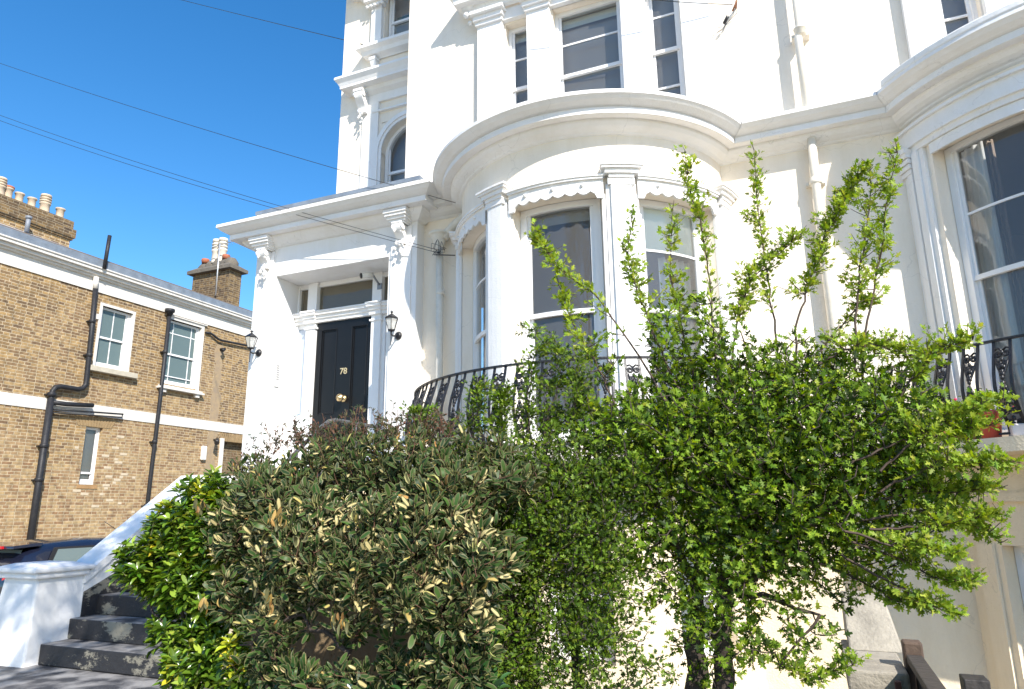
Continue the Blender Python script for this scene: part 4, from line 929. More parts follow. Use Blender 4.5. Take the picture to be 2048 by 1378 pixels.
sw(7.42, 8.35, 8.35, 7.62); sw(8.42, 9.55, 9.15, 8.42)
mb.build('side_window', CG, CAR, recalc=False)
mb = MB(); mb.quad((cx0+.20, 6.985, zb+1.03), (cx1-.20, 6.985, zb+1.03), (cx1-.34, 7.19, zb+1.33), (cx0+.34, 7.19, zb+1.33)); mb.build('rear_window', CG, CAR, recalc=False)
mb = MB(); mb.hexa([(cx0+.25, 6.98, zb+1.35), (cx1-.25, 6.98, zb+1.35), (cx1-.22, 7.4, zb+1.38), (cx0+.22, 7.4, zb+1.38), (cx0+.27, 7.0, zb+1.395), (cx1-.27, 7.0, zb+1.395), (cx1-.25, 7.45, zb+1.43), (cx0+.25, 7.45, zb+1.43)]); mb.build('spoiler', PAINT, CAR, bevel=.01)
REDL = M('red_lamp_lens', (.5, .01, .015), .15, coat=.5)
mb = MB(); mb.box(-11.62, -11.38, 6.95, 6.985, zb+1.352, zb+1.392); mb.build('brake_light', REDL, CAR)
for x in (cx0+.12, cx1-.22): mb = MB(); mb.hexa([(x-.12, 6.90, zb+.62), (x+.12, 6.93, zb+.62), (x+.12, 7.1, zb+.62), (x-.12, 7.1, zb+.62), (x-.1, 6.93, zb+.95), (x+.1, 6.95, zb+.95), (x+.1, 7.15, zb+.95), (x-.1, 7.15, zb+.95)]); mb.build('tail_light', REDL, CAR, bevel=.02)
TYRE = M('tyre_rubber', (.015, .015, .015), .85); RIM = M('alloy_rim', (.35, .35, .36), .35, metal=.8)
for x in (cx0+.05, cx1-.05):
    for y in (7.55, 10.1):
        mb = MB(); mb.tube([(x-.1, y, zb+.31), (x+.1, y, zb+.31)], .31, 20); wh = mb.build('wheel', TYRE, CAR); mb = MB(); mb.tube([(x-.105, y, zb+.31), (x+.105, y, zb+.31)], .19, 16); mb.build('rim', RIM, wh)
mb = MB(); mb.tube([(-11.7, 9.3, zb+1.45), (-11.72, 8.85, zb+1.72)], .006, 5); mb.build('aerial', DARKG, CAR)
# ================================================================== overhead cables
def cable(name, a, b, sag, r, label):
    mb = MB(); a = Vector(a); b = Vector(b)
    mb.tube([a.lerp(b, i/40)-Vector((0, 0, sag*4*(i/40)*(1-i/40))) for i in range(41)], r, 5)
    o = mb.build(name, DARKG); tag(o, label, 'cable', 'overhead cables')
W = lambda x, y, Y: atY(x, y, Y)
cable('overhead_cable', (-4.10, 7.75, 4.10), W(-160, 70, 6.5), .10, .0045, 'single black cable across the sky ending under the porch cornice beside the bay')
cable('overhead_cable', (-4.42, 7.86, 3.50), W(-160, 170, 6.3), .14, .004, 'upper of the twin black cables running to the hopper head')
cable('overhead_cable', (-4.40, 7.90, 3.46), W(-160, 181, 6.3), .15, .004, 'lower of the twin black cables running to the hopper head')
cable('overhead_cable', (-7.08, YL-.05, 8.87), W(60, -80, 13), .05, .008, 'highest thin cable at the top, ending at the upper left window sill')
cable('overhead_cable', (-.30, YM-.14, 6.2), W(1100, -30, 7.6), .06, .005, 'short thin cable at the top edge leading to the rusty bracket')
mb = MB()
for k in range(4):
    r_ = random.Random(40+k); p = [Vector((-4.42, 7.90, 3.48))]
    for i in range(6): p.append(Vector((-4.46+r_.uniform(-.10, .16), 7.90+r_.uniform(-.02, .04), 3.49+r_.uniform(-.04, .07)+.13*(i == 3)-.12*(i == 5 and k > 1))))
    q = []
    for i in range(len(p)-1):
        for s in range(4): q.append(p[i].lerp(p[i+1], s/4)+Vector((0, 0, .02*math.sin(s/4*math.pi))))
    mb.tube(q, .003, 4)
mb.tube([(-4.18, 7.9, 3.40), (-4.52, 7.92, 3.47)], .008, 4); o = mb.build('cable_tangle', DARKG); tag(o, 'tangle of loose black wires hanging at the cream hopper head', 'wires')
# ================================================================== stone blocks, fence, pots at right
t = MB(); t.box(.08, .39, 4.6, 5.6, -1.03, -.90); o = t.build('stone_slab', CONC, bevel=.012); tag(o, 'weathered concrete slab lying in front, lower of the two blocks by the timber fence', 'slab')
t = MB(); t.hexa([(.12, 5.2, -.90), (.43, 5.2, -.90), (.43, 6.0, -.90), (.12, 6.0, -.90), (.12, 5.5, -.62), (.38, 5.5, -.62), (.38, 6.0, -.62), (.12, 6.0, -.62)]); o = t.build('stone_block', CONC, bevel=.012); tag(o, 'sunlit sloping concrete block set on the slab beside the downpipe', 'block')
t = MB(); t.box(.11, .39, 4.7, 5.5, -1.93, -1.04); o = t.build('brick_plinth', BRICKD); tag(o, 'dark brick plinth carrying the concrete slab', 'plinth')
t = MB(); t.hexa([(.31, 4.57, -1.9), (.34, 4.57, -1.9), (.34, 4.53, -1.9), (.31, 4.53, -1.9), (.31, 4.57, -.93), (.34, 4.57, -.93), (.34, 4.53, -.93), (.31, 4.53, -.93)]); o = t.build('metal_post', RUST, bevel=.003); tag(o, 'rusty red metal post standing in front of the concrete slab', 'post')
FE = thing('timber_fence', 'dark stained timber fence running towards the camera at lower right', 'fence', (.6, 4, -1.9))
fx = .56
p0 = atX(1815, 1285, .54); 
def fp(x, y, z): return (x, y, z)
za, zbk = -.84, -.84
mb = MB(); mb.box(.40, .48, 2.2, 4.74, -.87, -.825); mb.build('top_rail', WOODF, FE, bevel=.005)
mb = MB(); mb.box(.39, .49, 4.75, 4.86, -1.9, -.76); mb.build('post', M('brown_timber', (.13, .085, .06), .8, .4, 14, bump=.5), FE, bevel=.012)
mb = MB()
for k in range(24): mb.box(.43, .455, 2.22+k*.105, 2.22+k*.105+.094, -1.88, -.87)
mb.build('boards', WOODF, FE)
FE2 = thing('timber_post', 'dark square post top with pale worn face at the bottom right', 'post', (.9, 3.5, -1.9))
mb = MB(); a_ = atY(1948, 1366, 3.1); mb.box(a_.x-.03, a_.x+.05, 3.1, 3.2, -1.9, a_.z+.01); mb.build('post', WOODF, FE2, bevel=.004)
# plant pots on the right balcony
def on_slab(x, y, z): d = ray(x, y); return d*(z/d.z)
p = f2(-43.2, .56, -.42)
FP = thing('flower_pot', 'red plant pot with pink flowers standing behind the right balcony railing', 'plant pot', (p[0], p[1], .556))
mb = MB(); mb.lathe([(.085, 0), (.115, .20), (.125, .205), (.125, .24), (.105, .24), (.10, .20)], p[0], p[1], 18, z=.556); mb.build('pot', M('coral_red_glaze', (.62, .10, .06), .4, .15, 8), FP)
p2 = f2(-36.5, .56, -.40)
PT = MB(); PT.box(p2[0]-.10, p2[0]+.06, p2[1]-.05, p2[1]+.1, .556, .66); o = PT.build('planter_box', M('pale_pink_planter', (.72, .66, .64), .6, .2, 9), bevel=.01); tag(o, 'small pale square planter at the right end of the balcony ledge', 'planter')
p3 = f2(-50.5, .56, -.40)
TR = MB(); TR.hexa([(p3[0]-.16, p3[1]-.12, .556), (p3[0]+.2, p3[1]-.2, .556), (p3[0]+.24, p3[1]-.05, .556), (p3[0]-.12, p3[1]+.03, .556), (p3[0]-.18, p3[1]-.13, .70), (p3[0]+.21, p3[1]-.215, .70), (p3[0]+.26, p3[1]-.04, .70), (p3[0]-.13, p3[1]+.05, .70)]); o = TR.build('trough', TERRA, bevel=.01); tag(o, 'brown clay trough half hidden in leaves left of the red pot', 'trough')
mb = MB(); mb.box(-3.75, -1.75, 3.92, 4.10, -1.9, -.42); mb.box(-3.78, -1.72, 3.88, 4.14, -.42, -.36); o = mb.build('garden_wall', SHADEBR, bevel=.006); tag(o, 'low beige rendered garden wall behind the variegated bush, its shade painted in brown', 'wall')
# ================================================================== PLANTS
def leafmat(name, gloss=.35, transl=.35, under=None, spec=.5):
    m = bpy.data.materials.new(name); m.use_nodes = True; n = m.node_tree; L = n.links.new
    p = n.nodes['Principled BSDF']; out = n.nodes['Material Output']
    at = n.nodes.new('ShaderNodeAttribute'); at.attribute_name = 'col'
    src = at.outputs['Color']
    if under:
        g = n.nodes.new('ShaderNodeNewGeometry'); mx = n.nodes.new('ShaderNodeMix'); mx.data_type = 'RGBA'; mx.inputs[7].default_value = (*under, 1)
        L(g.outputs['Backfacing'], mx.inputs['Factor']); L(src, mx.inputs[6]); src = mx.outputs[2]
    L(src, p.inputs['Base Color']); p.inputs['Roughness'].default_value = gloss; p.inputs['Specular IOR Level'].default_value = spec
    t = n.nodes.new('ShaderNodeBsdfTranslucent'); hs = n.nodes.new('ShaderNodeHueSaturation'); hs.inputs['Hue'].default_value = .485; hs.inputs['Saturation'].default_value = 1.1; hs.inputs['Value'].default_value = 1.7
    L(src, hs.inputs['Color']); L(hs.outputs[0], t.inputs[0])
    ms = n.nodes.new('ShaderNodeMixShader'); ms.inputs[0].default_value = transl; L(p.outputs[0], ms.inputs[1]); L(t.outputs[0], ms.inputs[2]); L(ms.outputs[0], out.inputs[0]); return m
def tpl_lobed():     # hawthorn leaf, stalk at origin, along +x, lobes cut deep, folded
    o = [(0, 0), (.24, .07), (.36, .42), (.46, .13), (.72, .46), (.72, .14), (1.05, .12), (1.05, -.12), (.72, -.14), (.72, -.46), (.46, -.13), (.36, -.42), (.24, -.07)]
    v = [(x, y, abs(y)*.35-.12*x*x) for x, y in o]
    f = [(0, 1, 3, 10+0, 12-0)[0:0]]
    f = [(0, 1, 12), (1, 2, 3), (1, 3, 10, 12), (10, 11, 12), (3, 4, 5), (3, 5, 8, 10), (8, 9, 10), (5, 6, 7, 8)]
    return v, f, [0]*len(v)
def tpl_oval(w=.2, wavy=0):
    xs = [(0, 0), (.2, .7*w), (.5, w), (.78, .72*w), (1, 0)]
    v = []; f = []
    top = [(x, y, y*.5-.25*(x-.4)**2+wavy*math.sin(x*9)) for x, y in xs]; bot = [(x, -y, y*.5-.25*(x-.4)**2-wavy*math.sin(x*9)) for x, y in xs[1:-1]]; mid = [(x, 0, -.25*(x-.4)**2) for x, y in xs[1:-1]]
    v = top+bot+mid   # 0..4 top, 5..7 bot, 8..10 mid
    f = [(0, 8, 1), (1, 8, 9, 2), (2, 9, 10, 3), (3, 10, 4), (0, 5, 8), (5, 6, 9, 8), (6, 7, 10, 9), (7, 4, 10)]
    return v, f, [0]*len(v)
def tpl_varieg():   # inner green blade, cream margin ring (own vertices)
    w = .20; N = 10
    outl = []
    for i in range(N):
        a = 2*math.pi*i/N; x = .5-.5*math.cos(a); y = w*math.sin(a)*(1+.12*math.cos(a)); outl.append((x, y))
    rnd = random.Random(2)
    z = lambda x, y: abs(y)*.45-.22*(x-.4)**2
    inn = [(.05+x*.90, y*.66*(1+.22*math.sin(i*2.3))) for i, (x, y) in enumerate(outl)]
    v = [(x, y, z(x, y)) for x, y in inn]; kinds = [0]*N
    v += [(x, y, z(x, y)) for x, y in inn]+[(x, y, z(x, y)+.01*math.sin(i*3)) for i, (x, y) in enumerate(outl)]; kinds += [1]*(2*N)
    f = [(0, 1, 2, 3), (0, 3, 4, 5)][0:0]
    f += [(0, 1, 9), (1, 2, 8, 9), (2, 3, 7, 8), (3, 4, 6, 7), (4, 5, 6)]
    for i in range(N): f.append((N+i, N+(i+1) % N, 2*N+(i+1) % N, 2*N+i))
    f = [q[::-1] for q in f]
    return v, f, kinds
def leaves(name, tpl, pos, dirs, nrm, size, cols, mat, parent, cols2=None):
    """build one mesh of many leaves. pos,dirs,nrm (n,3); size (n); cols (n,3)"""
    tv, tf, tk = tpl; tv = np.array(tv); n = len(pos); k = len(tv)
    d = dirs/np.linalg.norm(dirs, axis=1)[:, None]; s = np.cross(nrm, d); s /= (np.linalg.norm(s, axis=1)[:, None]+1e-9); u = np.cross(d, s)
    rv = np.random.default_rng(n); wv = rv.uniform(.66, 1.15, (n, 1)); cv = rv.uniform(-.2, 2.2, (n, 1)); s = s*wv; u = u*cv
    V = pos[:, None, :]+size[:, None, None]*(tv[None, :, 0:1]*d[:, None, :]+tv[None, :, 1:2]*s[:, None, :]+tv[None, :, 2:3]*u[:, None, :])
    V = V.reshape(-1, 3)
    fl = np.concatenate([np.array(f) for f in tf]); ft = np.array([len(f) for f in tf])
    loops = (fl[None, :]+(np.arange(n)*k)[:, None]).reshape(-1); tot = np.tile(ft, n); start = np.concatenate([[0], np.cumsum(tot)[:-1]])
    me = bpy.data.meshes.new(name); me.vertices.add(len(V)); me.vertices.foreach_set('co', V.astype(np.float32).ravel())
    me.loops.add(len(loops)); me.loops.foreach_set('vertex_index', loops.astype(np.int32))
    me.polygons.add(len(tot)); me.polygons.foreach_set('loop_start', start.astype(np.int32)); me.polygons.foreach_set('loop_total', tot.astype(np.int32))
    me.update(calc_edges=True)
    kk = np.array(tk); cc = np.repeat(cols[:, None, :], k, axis=1)
    if cols2 is not None: cc[:, kk == 1, :] = cols2[:, None, :]
    ca = me.color_attributes.new('col', 'FLOAT_COLOR', 'POINT'); ca.data.foreach_set('color', np.concatenate([cc, np.ones((n, k, 1))], axis=2).astype(np.float32).ravel())
    me.materials.append(mat); o = bpy.data.objects.new(name, me); C.objects.link(o)
    if parent: o.parent = parent; o.matrix_parent_inverse = Matrix.Translation(-root_loc(parent))
    return o
def twigs_mesh(name, segs, mat, parent, n=5):
    mb = MB()
    for pts, r in segs: mb.tube(pts, r, n, caps=False)
    return mb.build(name, mat, parent, recalc=False)
BARK = M('brown_grey_bark', (.085, .062, .048), .9, .5, 14, col2=(.03, .022, .018), bump=1, bscale=50)
TWIG = M('reddish_twig', (.09, .06, .045), .8, .3, 20)
def grow(rng, trunks, targets, upb=.25, r0=.012, taper=.75):
    """connect every target point to the nearest skeleton node; returns list of (pts, radii) and endpoints with directions"""
    nodes = []; 
    for t in trunks:
        for p in t: nodes.append(p)
    nodes = [np.array(p, float) for p in nodes]; N = np.zeros((len(nodes)+len(targets)*4, 3)); m = len(nodes); N[:m] = nodes
    base = np.mean([t[0] for t in trunks], axis=0)
    order = np.argsort(np.linalg.norm(targets-base, axis=1)); tw = []
    for i in order:
        T = targets[i]; dd = np.linalg.norm((N[:m]-T)*np.array([1, 1, .8]), axis=1)+.35*np.maximum(0, N[:m, 2]-T[2]+.02)
        j = int(np.argmin(dd)); P = N[j].copy(); D = np.linalg.norm(T-P)
        if D < .03: continue
        mid = (P+T)/2+rng.normal(0, .09*D, 3)+np.array([0, 0, -.06*D]); pts = []
        for s in np.linspace(0, 1, 5): pts.append((1-s)**2*P+2*s*(1-s)*mid+s*s*T)
        tw.append((np.array(pts), D))
        for q in pts[1:]: N[m] = q; m += 1
    return tw
def sample_blobs(rng, blobs, n):
    """blobs: (centre, radii (3)) ellipsoids; uniform by volume"""
    vol = np.array([b[1][0]*b[1][1]*b[1][2]*(b[2] if len(b) > 2 else 1) for b in blobs]); pr = vol/vol.sum(); out = []
    idx = rng.choice(len(blobs), n, p=pr)
    for i in idx:
        while True:
            p = rng.uniform(-1, 1, 3)
            if p@p <= 1: break
        out.append(np.array(blobs[i][0])+p*np.array(blobs[i][1]))
    return np.array(out)
def pb(x, y, Y, rx, rz, ry=None, wt=1):      # blob from picture reading: centre seen at x,y at distance Y; radii in reading px
    c = atY(x, y, Y); k = Y/FPX*1.12
    return (np.array(c), np.array([rx*k, (ry if ry else min(rx, rz)*k*.9), rz*k]), wt)
def leafset(rng, tw, per_m, start=.25, spread=.02, up=.5, cluster=1):
    P = []; D = []
    for pts, L_ in tw:
        k = max(2, rng.poisson(per_m*L_))
        s = start+(1-start)*rng.random(k); s = np.repeat(s, cluster)
        q = s*4; i = np.minimum(q.astype(int), 3); fr = (q-i)[:, None]
        p = pts[i]*(1-fr)+pts[i+1]*fr; ax = pts[i+1]-pts[i]; ax /= np.linalg.norm(ax, axis=1)[:, None]+1e-9
        r = rng.normal(0, 1, (len(s), 3)); r /= np.linalg.norm(r, axis=1)[:, None]
        d = ax*.55+r*.8+np.array([0, 0, up*.3]); P.append(p+r*spread); D.append(d)
    P = np.concatenate(P); D = np.concatenate(D)
    n = rng.normal(0, .5, P.shape)+np.array([.35, -.7, .8])*up*1.6
    return P, D, n
def pick(rng, n, pal, jit=.12):
    pal = np.array(pal, float); wts = pal[:, 3]/pal[:, 3].sum(); c = pal[rng.choice(len(pal), n, p=wts), :3]
    return np.clip(c*(1+rng.normal(0, jit, (n, 1)))*(1+rng.normal(0, jit*.4, (n, 3))), .003, 1)
# ---- hawthorn tree
rng = np.random.default_rng(7)
YT = 3.9
T = thing('hawthorn_tree', 'bushy young hawthorn tree with fresh lobed leaves and twin trunks in front of the bay', 'tree', (-.25, YT, -1.9))
def trunkline(px, Y, y_bot=-1.9, jit=.012, n=6):
    P = [np.array(atY(x, y, Yv)) for (x, y), Yv in zip(px, Y)]
    out = []
    for a, b in zip(P[:-1], P[1:]):
        for i in range(n): out.append(a+(b-a)*i/n+rng.normal(0, jit, 3))
    out.append(P[-1]); return out
t1 = trunkline([(1400, 1560), (1398, 1378), (1392, 1250), (1405, 1130), (1415, 1000), (1400, 860)], [YT]*6)
t2 = trunkline([(1440, 1560), (1447, 1378), (1450, 1250), (1440, 1160), (1500, 1060), (1540, 960), (1560, 840)], [YT, YT, YT, YT, YT+.05, YT+.1, YT+.1])
t3 = trunkline([(1445, 1180), (1540, 1130), (1620, 1050), (1700, 980), (1760, 900)], [YT, YT, YT-.1, YT-.1, YT])
t4 = trunkline([(1395, 1180), (1345, 1080), (1300, 990), (1270, 880)], [YT, YT-.1, YT-.1, YT-.1])
t5 = trunkline([(1445, 1170), (1560, 1205), (1640, 1230)], [YT, YT, YT-.1])
shoots = [  # upright leaders read from the picture
    ([(1440, 860), (1432, 720), (1420, 560), (1400, 440), (1380, 380), (1372, 305)], YT-.05),
    ([(1560, 840), (1552, 660), (1530, 520), (1518, 430), (1508, 300)], YT+.1),
    ([(1590, 860), (1592, 660), (1620, 560), (1650, 470), (1690, 400), (1715, 350)], YT),
    ([(1706, 860), (1712, 640), (1722, 520), (1740, 400), (1742, 330)], YT-.1),
    ([(1715, 860), (1735, 640), (1762, 500), (1775, 400), (1795, 305)], YT-.1),
    ([(1400, 860), (1330, 720), (1280, 600), (1255, 520), (1265, 430)], YT-.15),
    ([(1360, 860), (1290, 730), (1200, 600), (1130, 545), (1090, 500), (1068, 465)], YT-.2),
    ([(1250, 850), (1190, 720), (1140, 640), (1115, 560)], YT-.2),
    ([(1400, 800), (1360, 640), (1340, 540), (1345, 420)], YT-.05),
    ([(1450, 800), (1475, 640), (1500, 560), (1600, 470)], YT),
    ([(1700, 790), (1640, 700), (1720, 610), (1740, 600)], YT),
    ([(1740, 900), (1820, 760), (1880, 700), (1945, 680)], YT-.2),
    ([(1760, 940), (1850, 860), (1930, 820), (2015, 800)], YT-.3),
    ([(1760, 980), (1870, 930), (1960, 930), (2040, 925)], YT-.3),
    ([(1700, 930), (1800, 880), (1900, 870), (1990, 850)], YT-.3), ([(1740, 1000), (1850, 985), (1940, 985), (1990, 975)], YT-.15), ([(1690, 1060), (1780, 1090), (1870, 1100), (1930, 1120)], YT-.3), ([(1620, 1120), (1700, 1150), (1790, 1200), (1850, 1215)], YT-.1),
    ([(1740, 1040), (1850, 1020), (1930, 1040), (2000, 1085)], YT-.2),
    ([(1740, 1060), (1870, 1050), (1950, 1040), (2010, 1025)], YT-.25),
    ([(1700, 1080), (1800, 1120), (1880, 1160), (1945, 1165)], YT-.2),
    ([(1680, 1110), (1790, 1170), (1860, 1210), (1915, 1230)], YT-.2),
    ([(1640, 1230), (1560, 1330), (1620, 1360), (1705, 1330)], YT-.2),
    ([(1640, 730), (1680, 700), (1760, 690), (1850, 720)], YT-.1),
]
trunks = [t1, t2, t3, t4, t5]; shootlines = []
for px, Y in shoots:
    l = trunkline(px, [Y]*len(px), jit=.0035, n=7); trunks.append(l); shootlines.append(np.array(l))
segs = []
for tl, r0, r1 in ((t1, .065, .02), (t2, .06, .015), (t3, .03, .009), (t4, .028, .009), (t5, .018, .006)): segs.append((tl, list(np.linspace(r0, r1, len(tl)))))
twigs_mesh('trunk', segs, BARK, T, 9)
blobs = [pb(1410, 740, YT-.05, 110, 70, None, .8), pb(1340, 660, YT-.1, 70, 60, None, .35), pb(1560, 720, YT, 110, 50, None, .4), pb(1420, 860, YT, 200, 120), pb(1620, 860, YT, 190, 130), pb(1300, 880, YT-.2, 150, 110), pb(1500, 760, YT, 130, 70), pb(1760, 860, YT-.1, 130, 90, None, .8), pb(1560, 950, YT-.2, 200, 90), pb(1500, 1050, YT-.1, 200, 80), pb(1640, 1010, YT, 210, 110), pb(1430, 1010, YT, 170, 100), pb(1790, 950, YT-.2, 120, 60, None, .6),
         pb(1560, 1120, YT, 150, 80), pb(1380, 1120, YT-.15, 130, 90, None, .6), pb(1700, 1080, YT-.1, 110, 50, None, .6), pb(1240, 730, YT-.2, 80, 60, None, .3), pb(1380, 680, YT-.1, 90, 90, None, .6), pb(1430, 1240, YT-.1, 90, 110, None, .45), pb(1560, 1290, YT-.1, 110, 60, None, .4), pb(1290, 1130, YT-.2, 120, 70, None, .5), pb(1700, 730, YT, 110, 60, None, .6), pb(1180, 830, YT-.25, 90, 60, None, .4)]
tg = sample_blobs(rng, blobs, 3700)
tw = grow(rng, trunks, tg)
twigs_mesh('branches', [(p, list(np.linspace(min(.010, .003+.012*L_), .002, 5))) for p, L_ in tw], BARK, T, 4)
st = []; sgs = []
for l in shootlines:
    L_ = np.sum(np.linalg.norm(np.diff(l, axis=0), axis=1)); sgs.append((l, list(np.linspace(.0065, .0018, len(l)))))
    m = len(l); i0 = m//3
    for i in range(i0, m-4, 2):
        seg = l[i:i+5]; st.append((seg, .16))
    for _ in range(int(L_*(60 if l[-1][0]-l[0][0] > .45 else 26))):
        i = rng.integers(i0, m); a = l[i]; t_ = (i-i0)/(m-i0); ln = rng.uniform(.03, .13)*(1.15-.6*t_); r = rng.normal(0, 1, 3); r[2] = abs(r[2])*.6; r /= np.linalg.norm(r)
        pts = np.array([a+r*ln*s+np.array([0, 0, .2*ln*s*s]) for s in np.linspace(0, 1, 5)]); st.append((pts, ln))
        sgs.append((pts, list(np.linspace(.0028, .0012, 5))))
twigs_mesh('shoots', sgs, TWIG, T, 4)
HL = leafmat('hawthorn_leaf', .5, .34, spec=.25)
HP = [(0.024, 0.048, 0.007, 4), (0.143, 0.238, 0.015, 5), (0.209, 0.309, 0.024, 4), (0.091, 0.165, 0.014, 4), (0.301, 0.38, 0.035, 1.5), (0.058, 0.108, 0.014, 2)]
P, D, Nn = leafset(rng, tw, 100, .1, .028, .6, 2)
sz = rng.uniform(.026, .047, len(P)); leaves('foliage', tpl_lobed(), P, D, Nn, sz, pick(rng, len(P), HP), HL, T)
P, D, Nn = leafset(rng, st, 60, .1, .012, .5, 2); 
HP2 = [(0.247, 0.337, 0.031, 5), (0.175, 0.267, 0.025, 4), (0.333, 0.389, 0.055, 2), (0.103, 0.175, 0.018, 1.5)]
leaves('shoot_foliage', tpl_lobed(), P, D, Nn, rng.uniform(.022, .042, len(P)), pick(rng, len(P), HP2), HL, T)
# ---- small leaved hawthorn hedge in the middle
rng = np.random.default_rng(21); YH = 3.55
T = thing('hawthorn_shrub', 'dense small leaved green shrub with dark tangled stems between the variegated bush and the tree', 'shrub', (-1.0, YH, -1.9))
tr = [trunkline([(1060, 1560), (1040, 1330), (1010, 1130), (1000, 960), (960, 880)], [YH]*5), trunkline([(1070, 1560), (1060, 1330), (1050, 1180), (1020, 1080)], [YH]*4), trunkline([(1160, 1560), (1150, 1300), (1165, 1120), (1180, 1000), (1150, 880)], [YH]*5), trunkline([(1050, 1300), (1080, 1100), (1100, 950), (1090, 830)], [YH]*4)]
twigs_mesh('stems', [(l, list(np.linspace(.045 if i != 2 else .035, .008, len(l)))) for i, l in enumerate(tr)], BARK, T, 8)
sh = [([(930, 880), (955, 820), (965, 770)], YH+.1), ([(1050, 870), (1062, 760), (1075, 660)], YH), ([(1080, 870), (1120, 760), (1110, 680)], YH), ([(860, 890), (850, 850), (835, 830)], YH), ([(1130, 870), (1160, 780), (1150, 710)], YH), ([(1000, 880), (1005, 820), (1015, 780)], YH)]
st = []; sgs = []
for px, Y in sh:
    l = np.array(trunkline(px, [Y]*len(px), jit=.008, n=7)); tr.append(list(l)); sgs.append((l, list(np.linspace(.006, .0018, len(l)))))
    for i in range(0, len(l)-4, 2): st.append((l[i:i+5], .12))
    for _ in range(26):
        i = rng.integers(2, len(l)); r = rng.normal(0, 1, 3); r[2] = abs(r[2])*.6; r /= np.linalg.norm(r); ln = rng.uniform(.04, .13); pts = np.array([l[i]+r*ln*s for s in np.linspace(0, 1, 5)]); st.append((pts, ln)); sgs.append((pts, .0016))
blobs = [pb(1100, 1060, YH, 160, 110), pb(1040, 1190, YH-.05, 90, 80, None, .8), pb(1180, 1230, YH-.05, 90, 80, None, .8), pb(980, 1320, YH-.15, 110, 70), pb(1000, 1090, YH-.05, 100, 80), pb(960, 935, YH, 140, 60), pb(1100, 920, YH, 130, 80), pb(1000, 1000, YH, 150, 90), pb(1140, 1010, YH, 120, 100), pb(930, 960, YH-.1, 90, 70), pb(1220, 960, YH, 90, 70), pb(1060, 1130, YH-.05, 70, 70, None, .6), pb(1190, 1130, YH-.05, 80, 80, None, .7), pb(1120, 1240, YH-.1, 110, 70, None, .7), pb(1150, 1340, YH-.15, 180, 60, None, .8), pb(1020, 1330, YH-.15, 120, 60, None, .6), pb(870, 895, YH+.1, 80, 35, None, .6), pb(1240, 1250, YH-.1, 70, 40, None, .4)]
tg = sample_blobs(rng, blobs, 4600); tw = grow(rng, tr, tg)
twigs_mesh('branches', [(p, list(np.linspace(min(.008, .002+.01*L_), .0015, 5))) for p, L_ in tw]+sgs, BARK, T, 4)
SP = [(0.021, 0.044, 0.005, 4), (0.109, 0.186, 0.016, 5), (0.156, 0.245, 0.021, 4), (0.062, 0.111, 0.013, 4), (0.234, 0.297, 0.035, 1.2)]
P, D, Nn = leafset(rng, tw+st, 130, .1, .024, .6, 2); leaves('foliage', tpl_lobed(), P, D, Nn, rng.uniform(.017, .031, len(P)), pick(rng, len(P), SP), HL, T)
# ---- variegated elaeagnus
rng = np.random.default_rng(5); YE = 3.2
T = thing('variegated_bush', 'large dark green bush with cream edged leaves and reddish twigs under the front door', 'shrub', (-2.2, YE, -1.9))
tr = [trunkline([(700, 1560), (690, 1330), (680, 1200), (640, 1080)], [YE]*4), trunkline([(760, 1560), (780, 1300), (800, 1120), (820, 980)], [YE]*4), trunkline([(650, 1560), (560, 1330), (500, 1160), (480, 1020)], [YE]*4), trunkline([(700, 1300), (600, 1240), (480, 1290)], [YE-.1]*3), trunkline([(820, 1560), (900, 1330), (920, 1200), (930, 1060)], [YE]*4), trunkline([(690, 1330), (740, 1180), (700, 980)], [YE]*3)]
twigs_mesh('stems', [(l, list(np.linspace(.013, .005, len(l)))) for l in tr], BARK, T, 7)
blobs = [pb(560, 1010, YE, 130, 90), pb(680, 940, YE+.15, 160, 75), pb(820, 930, YE+.15, 140, 75), pb(640, 1080, YE-.1, 170, 90), pb(820, 1070, YE-.1, 150, 100), pb(900, 1000, YE, 90, 90), pb(580, 1150, YE-.1, 130, 60), pb(720, 1150, YE-.15, 120, 70), pb(870, 1180, YE-.15, 110, 80), pb(930, 1270, YE-.1, 70, 60, None, .9), pb(960, 1130, YE-.1, 70, 90), pb(940, 915, YE+.2, 100, 50), pb(1010, 960, YE+.1, 80, 60, None, .6), pb(560, 1240, YE-.1, 90, 50, None, .7), pb(680, 1250, YE-.1, 80, 40, None, .45), pb(520, 1330, YE-.1, 90, 40, None, .7), pb(760, 1240, YE-.1, 80, 50, None, .6), pb(470, 1060, YE, 70, 80), pb(470, 1180, YE, 60, 60, None, .6), pb(900, 1330, YE-.1, 90, 60, None, .7), pb(500, 950, YE+.15, 70, 40), pb(720, 880, YE+.25, 110, 35, None, .9), pb(850, 1330, YE-.1, 130, 50, None, .5), pb(640, 1350, YE-.1, 170, 40, None, .5)]
tg = sample_blobs(rng, blobs, 3100); tw = grow(rng, tr, tg)
REDT = M('red_brown_twig', (.14, .065, .04), .8, .3, 20)
sg = [(p, list(np.linspace(min(.007, .002+.008*L_), .0014, 5))) for p, L_ in tw]
spk = []
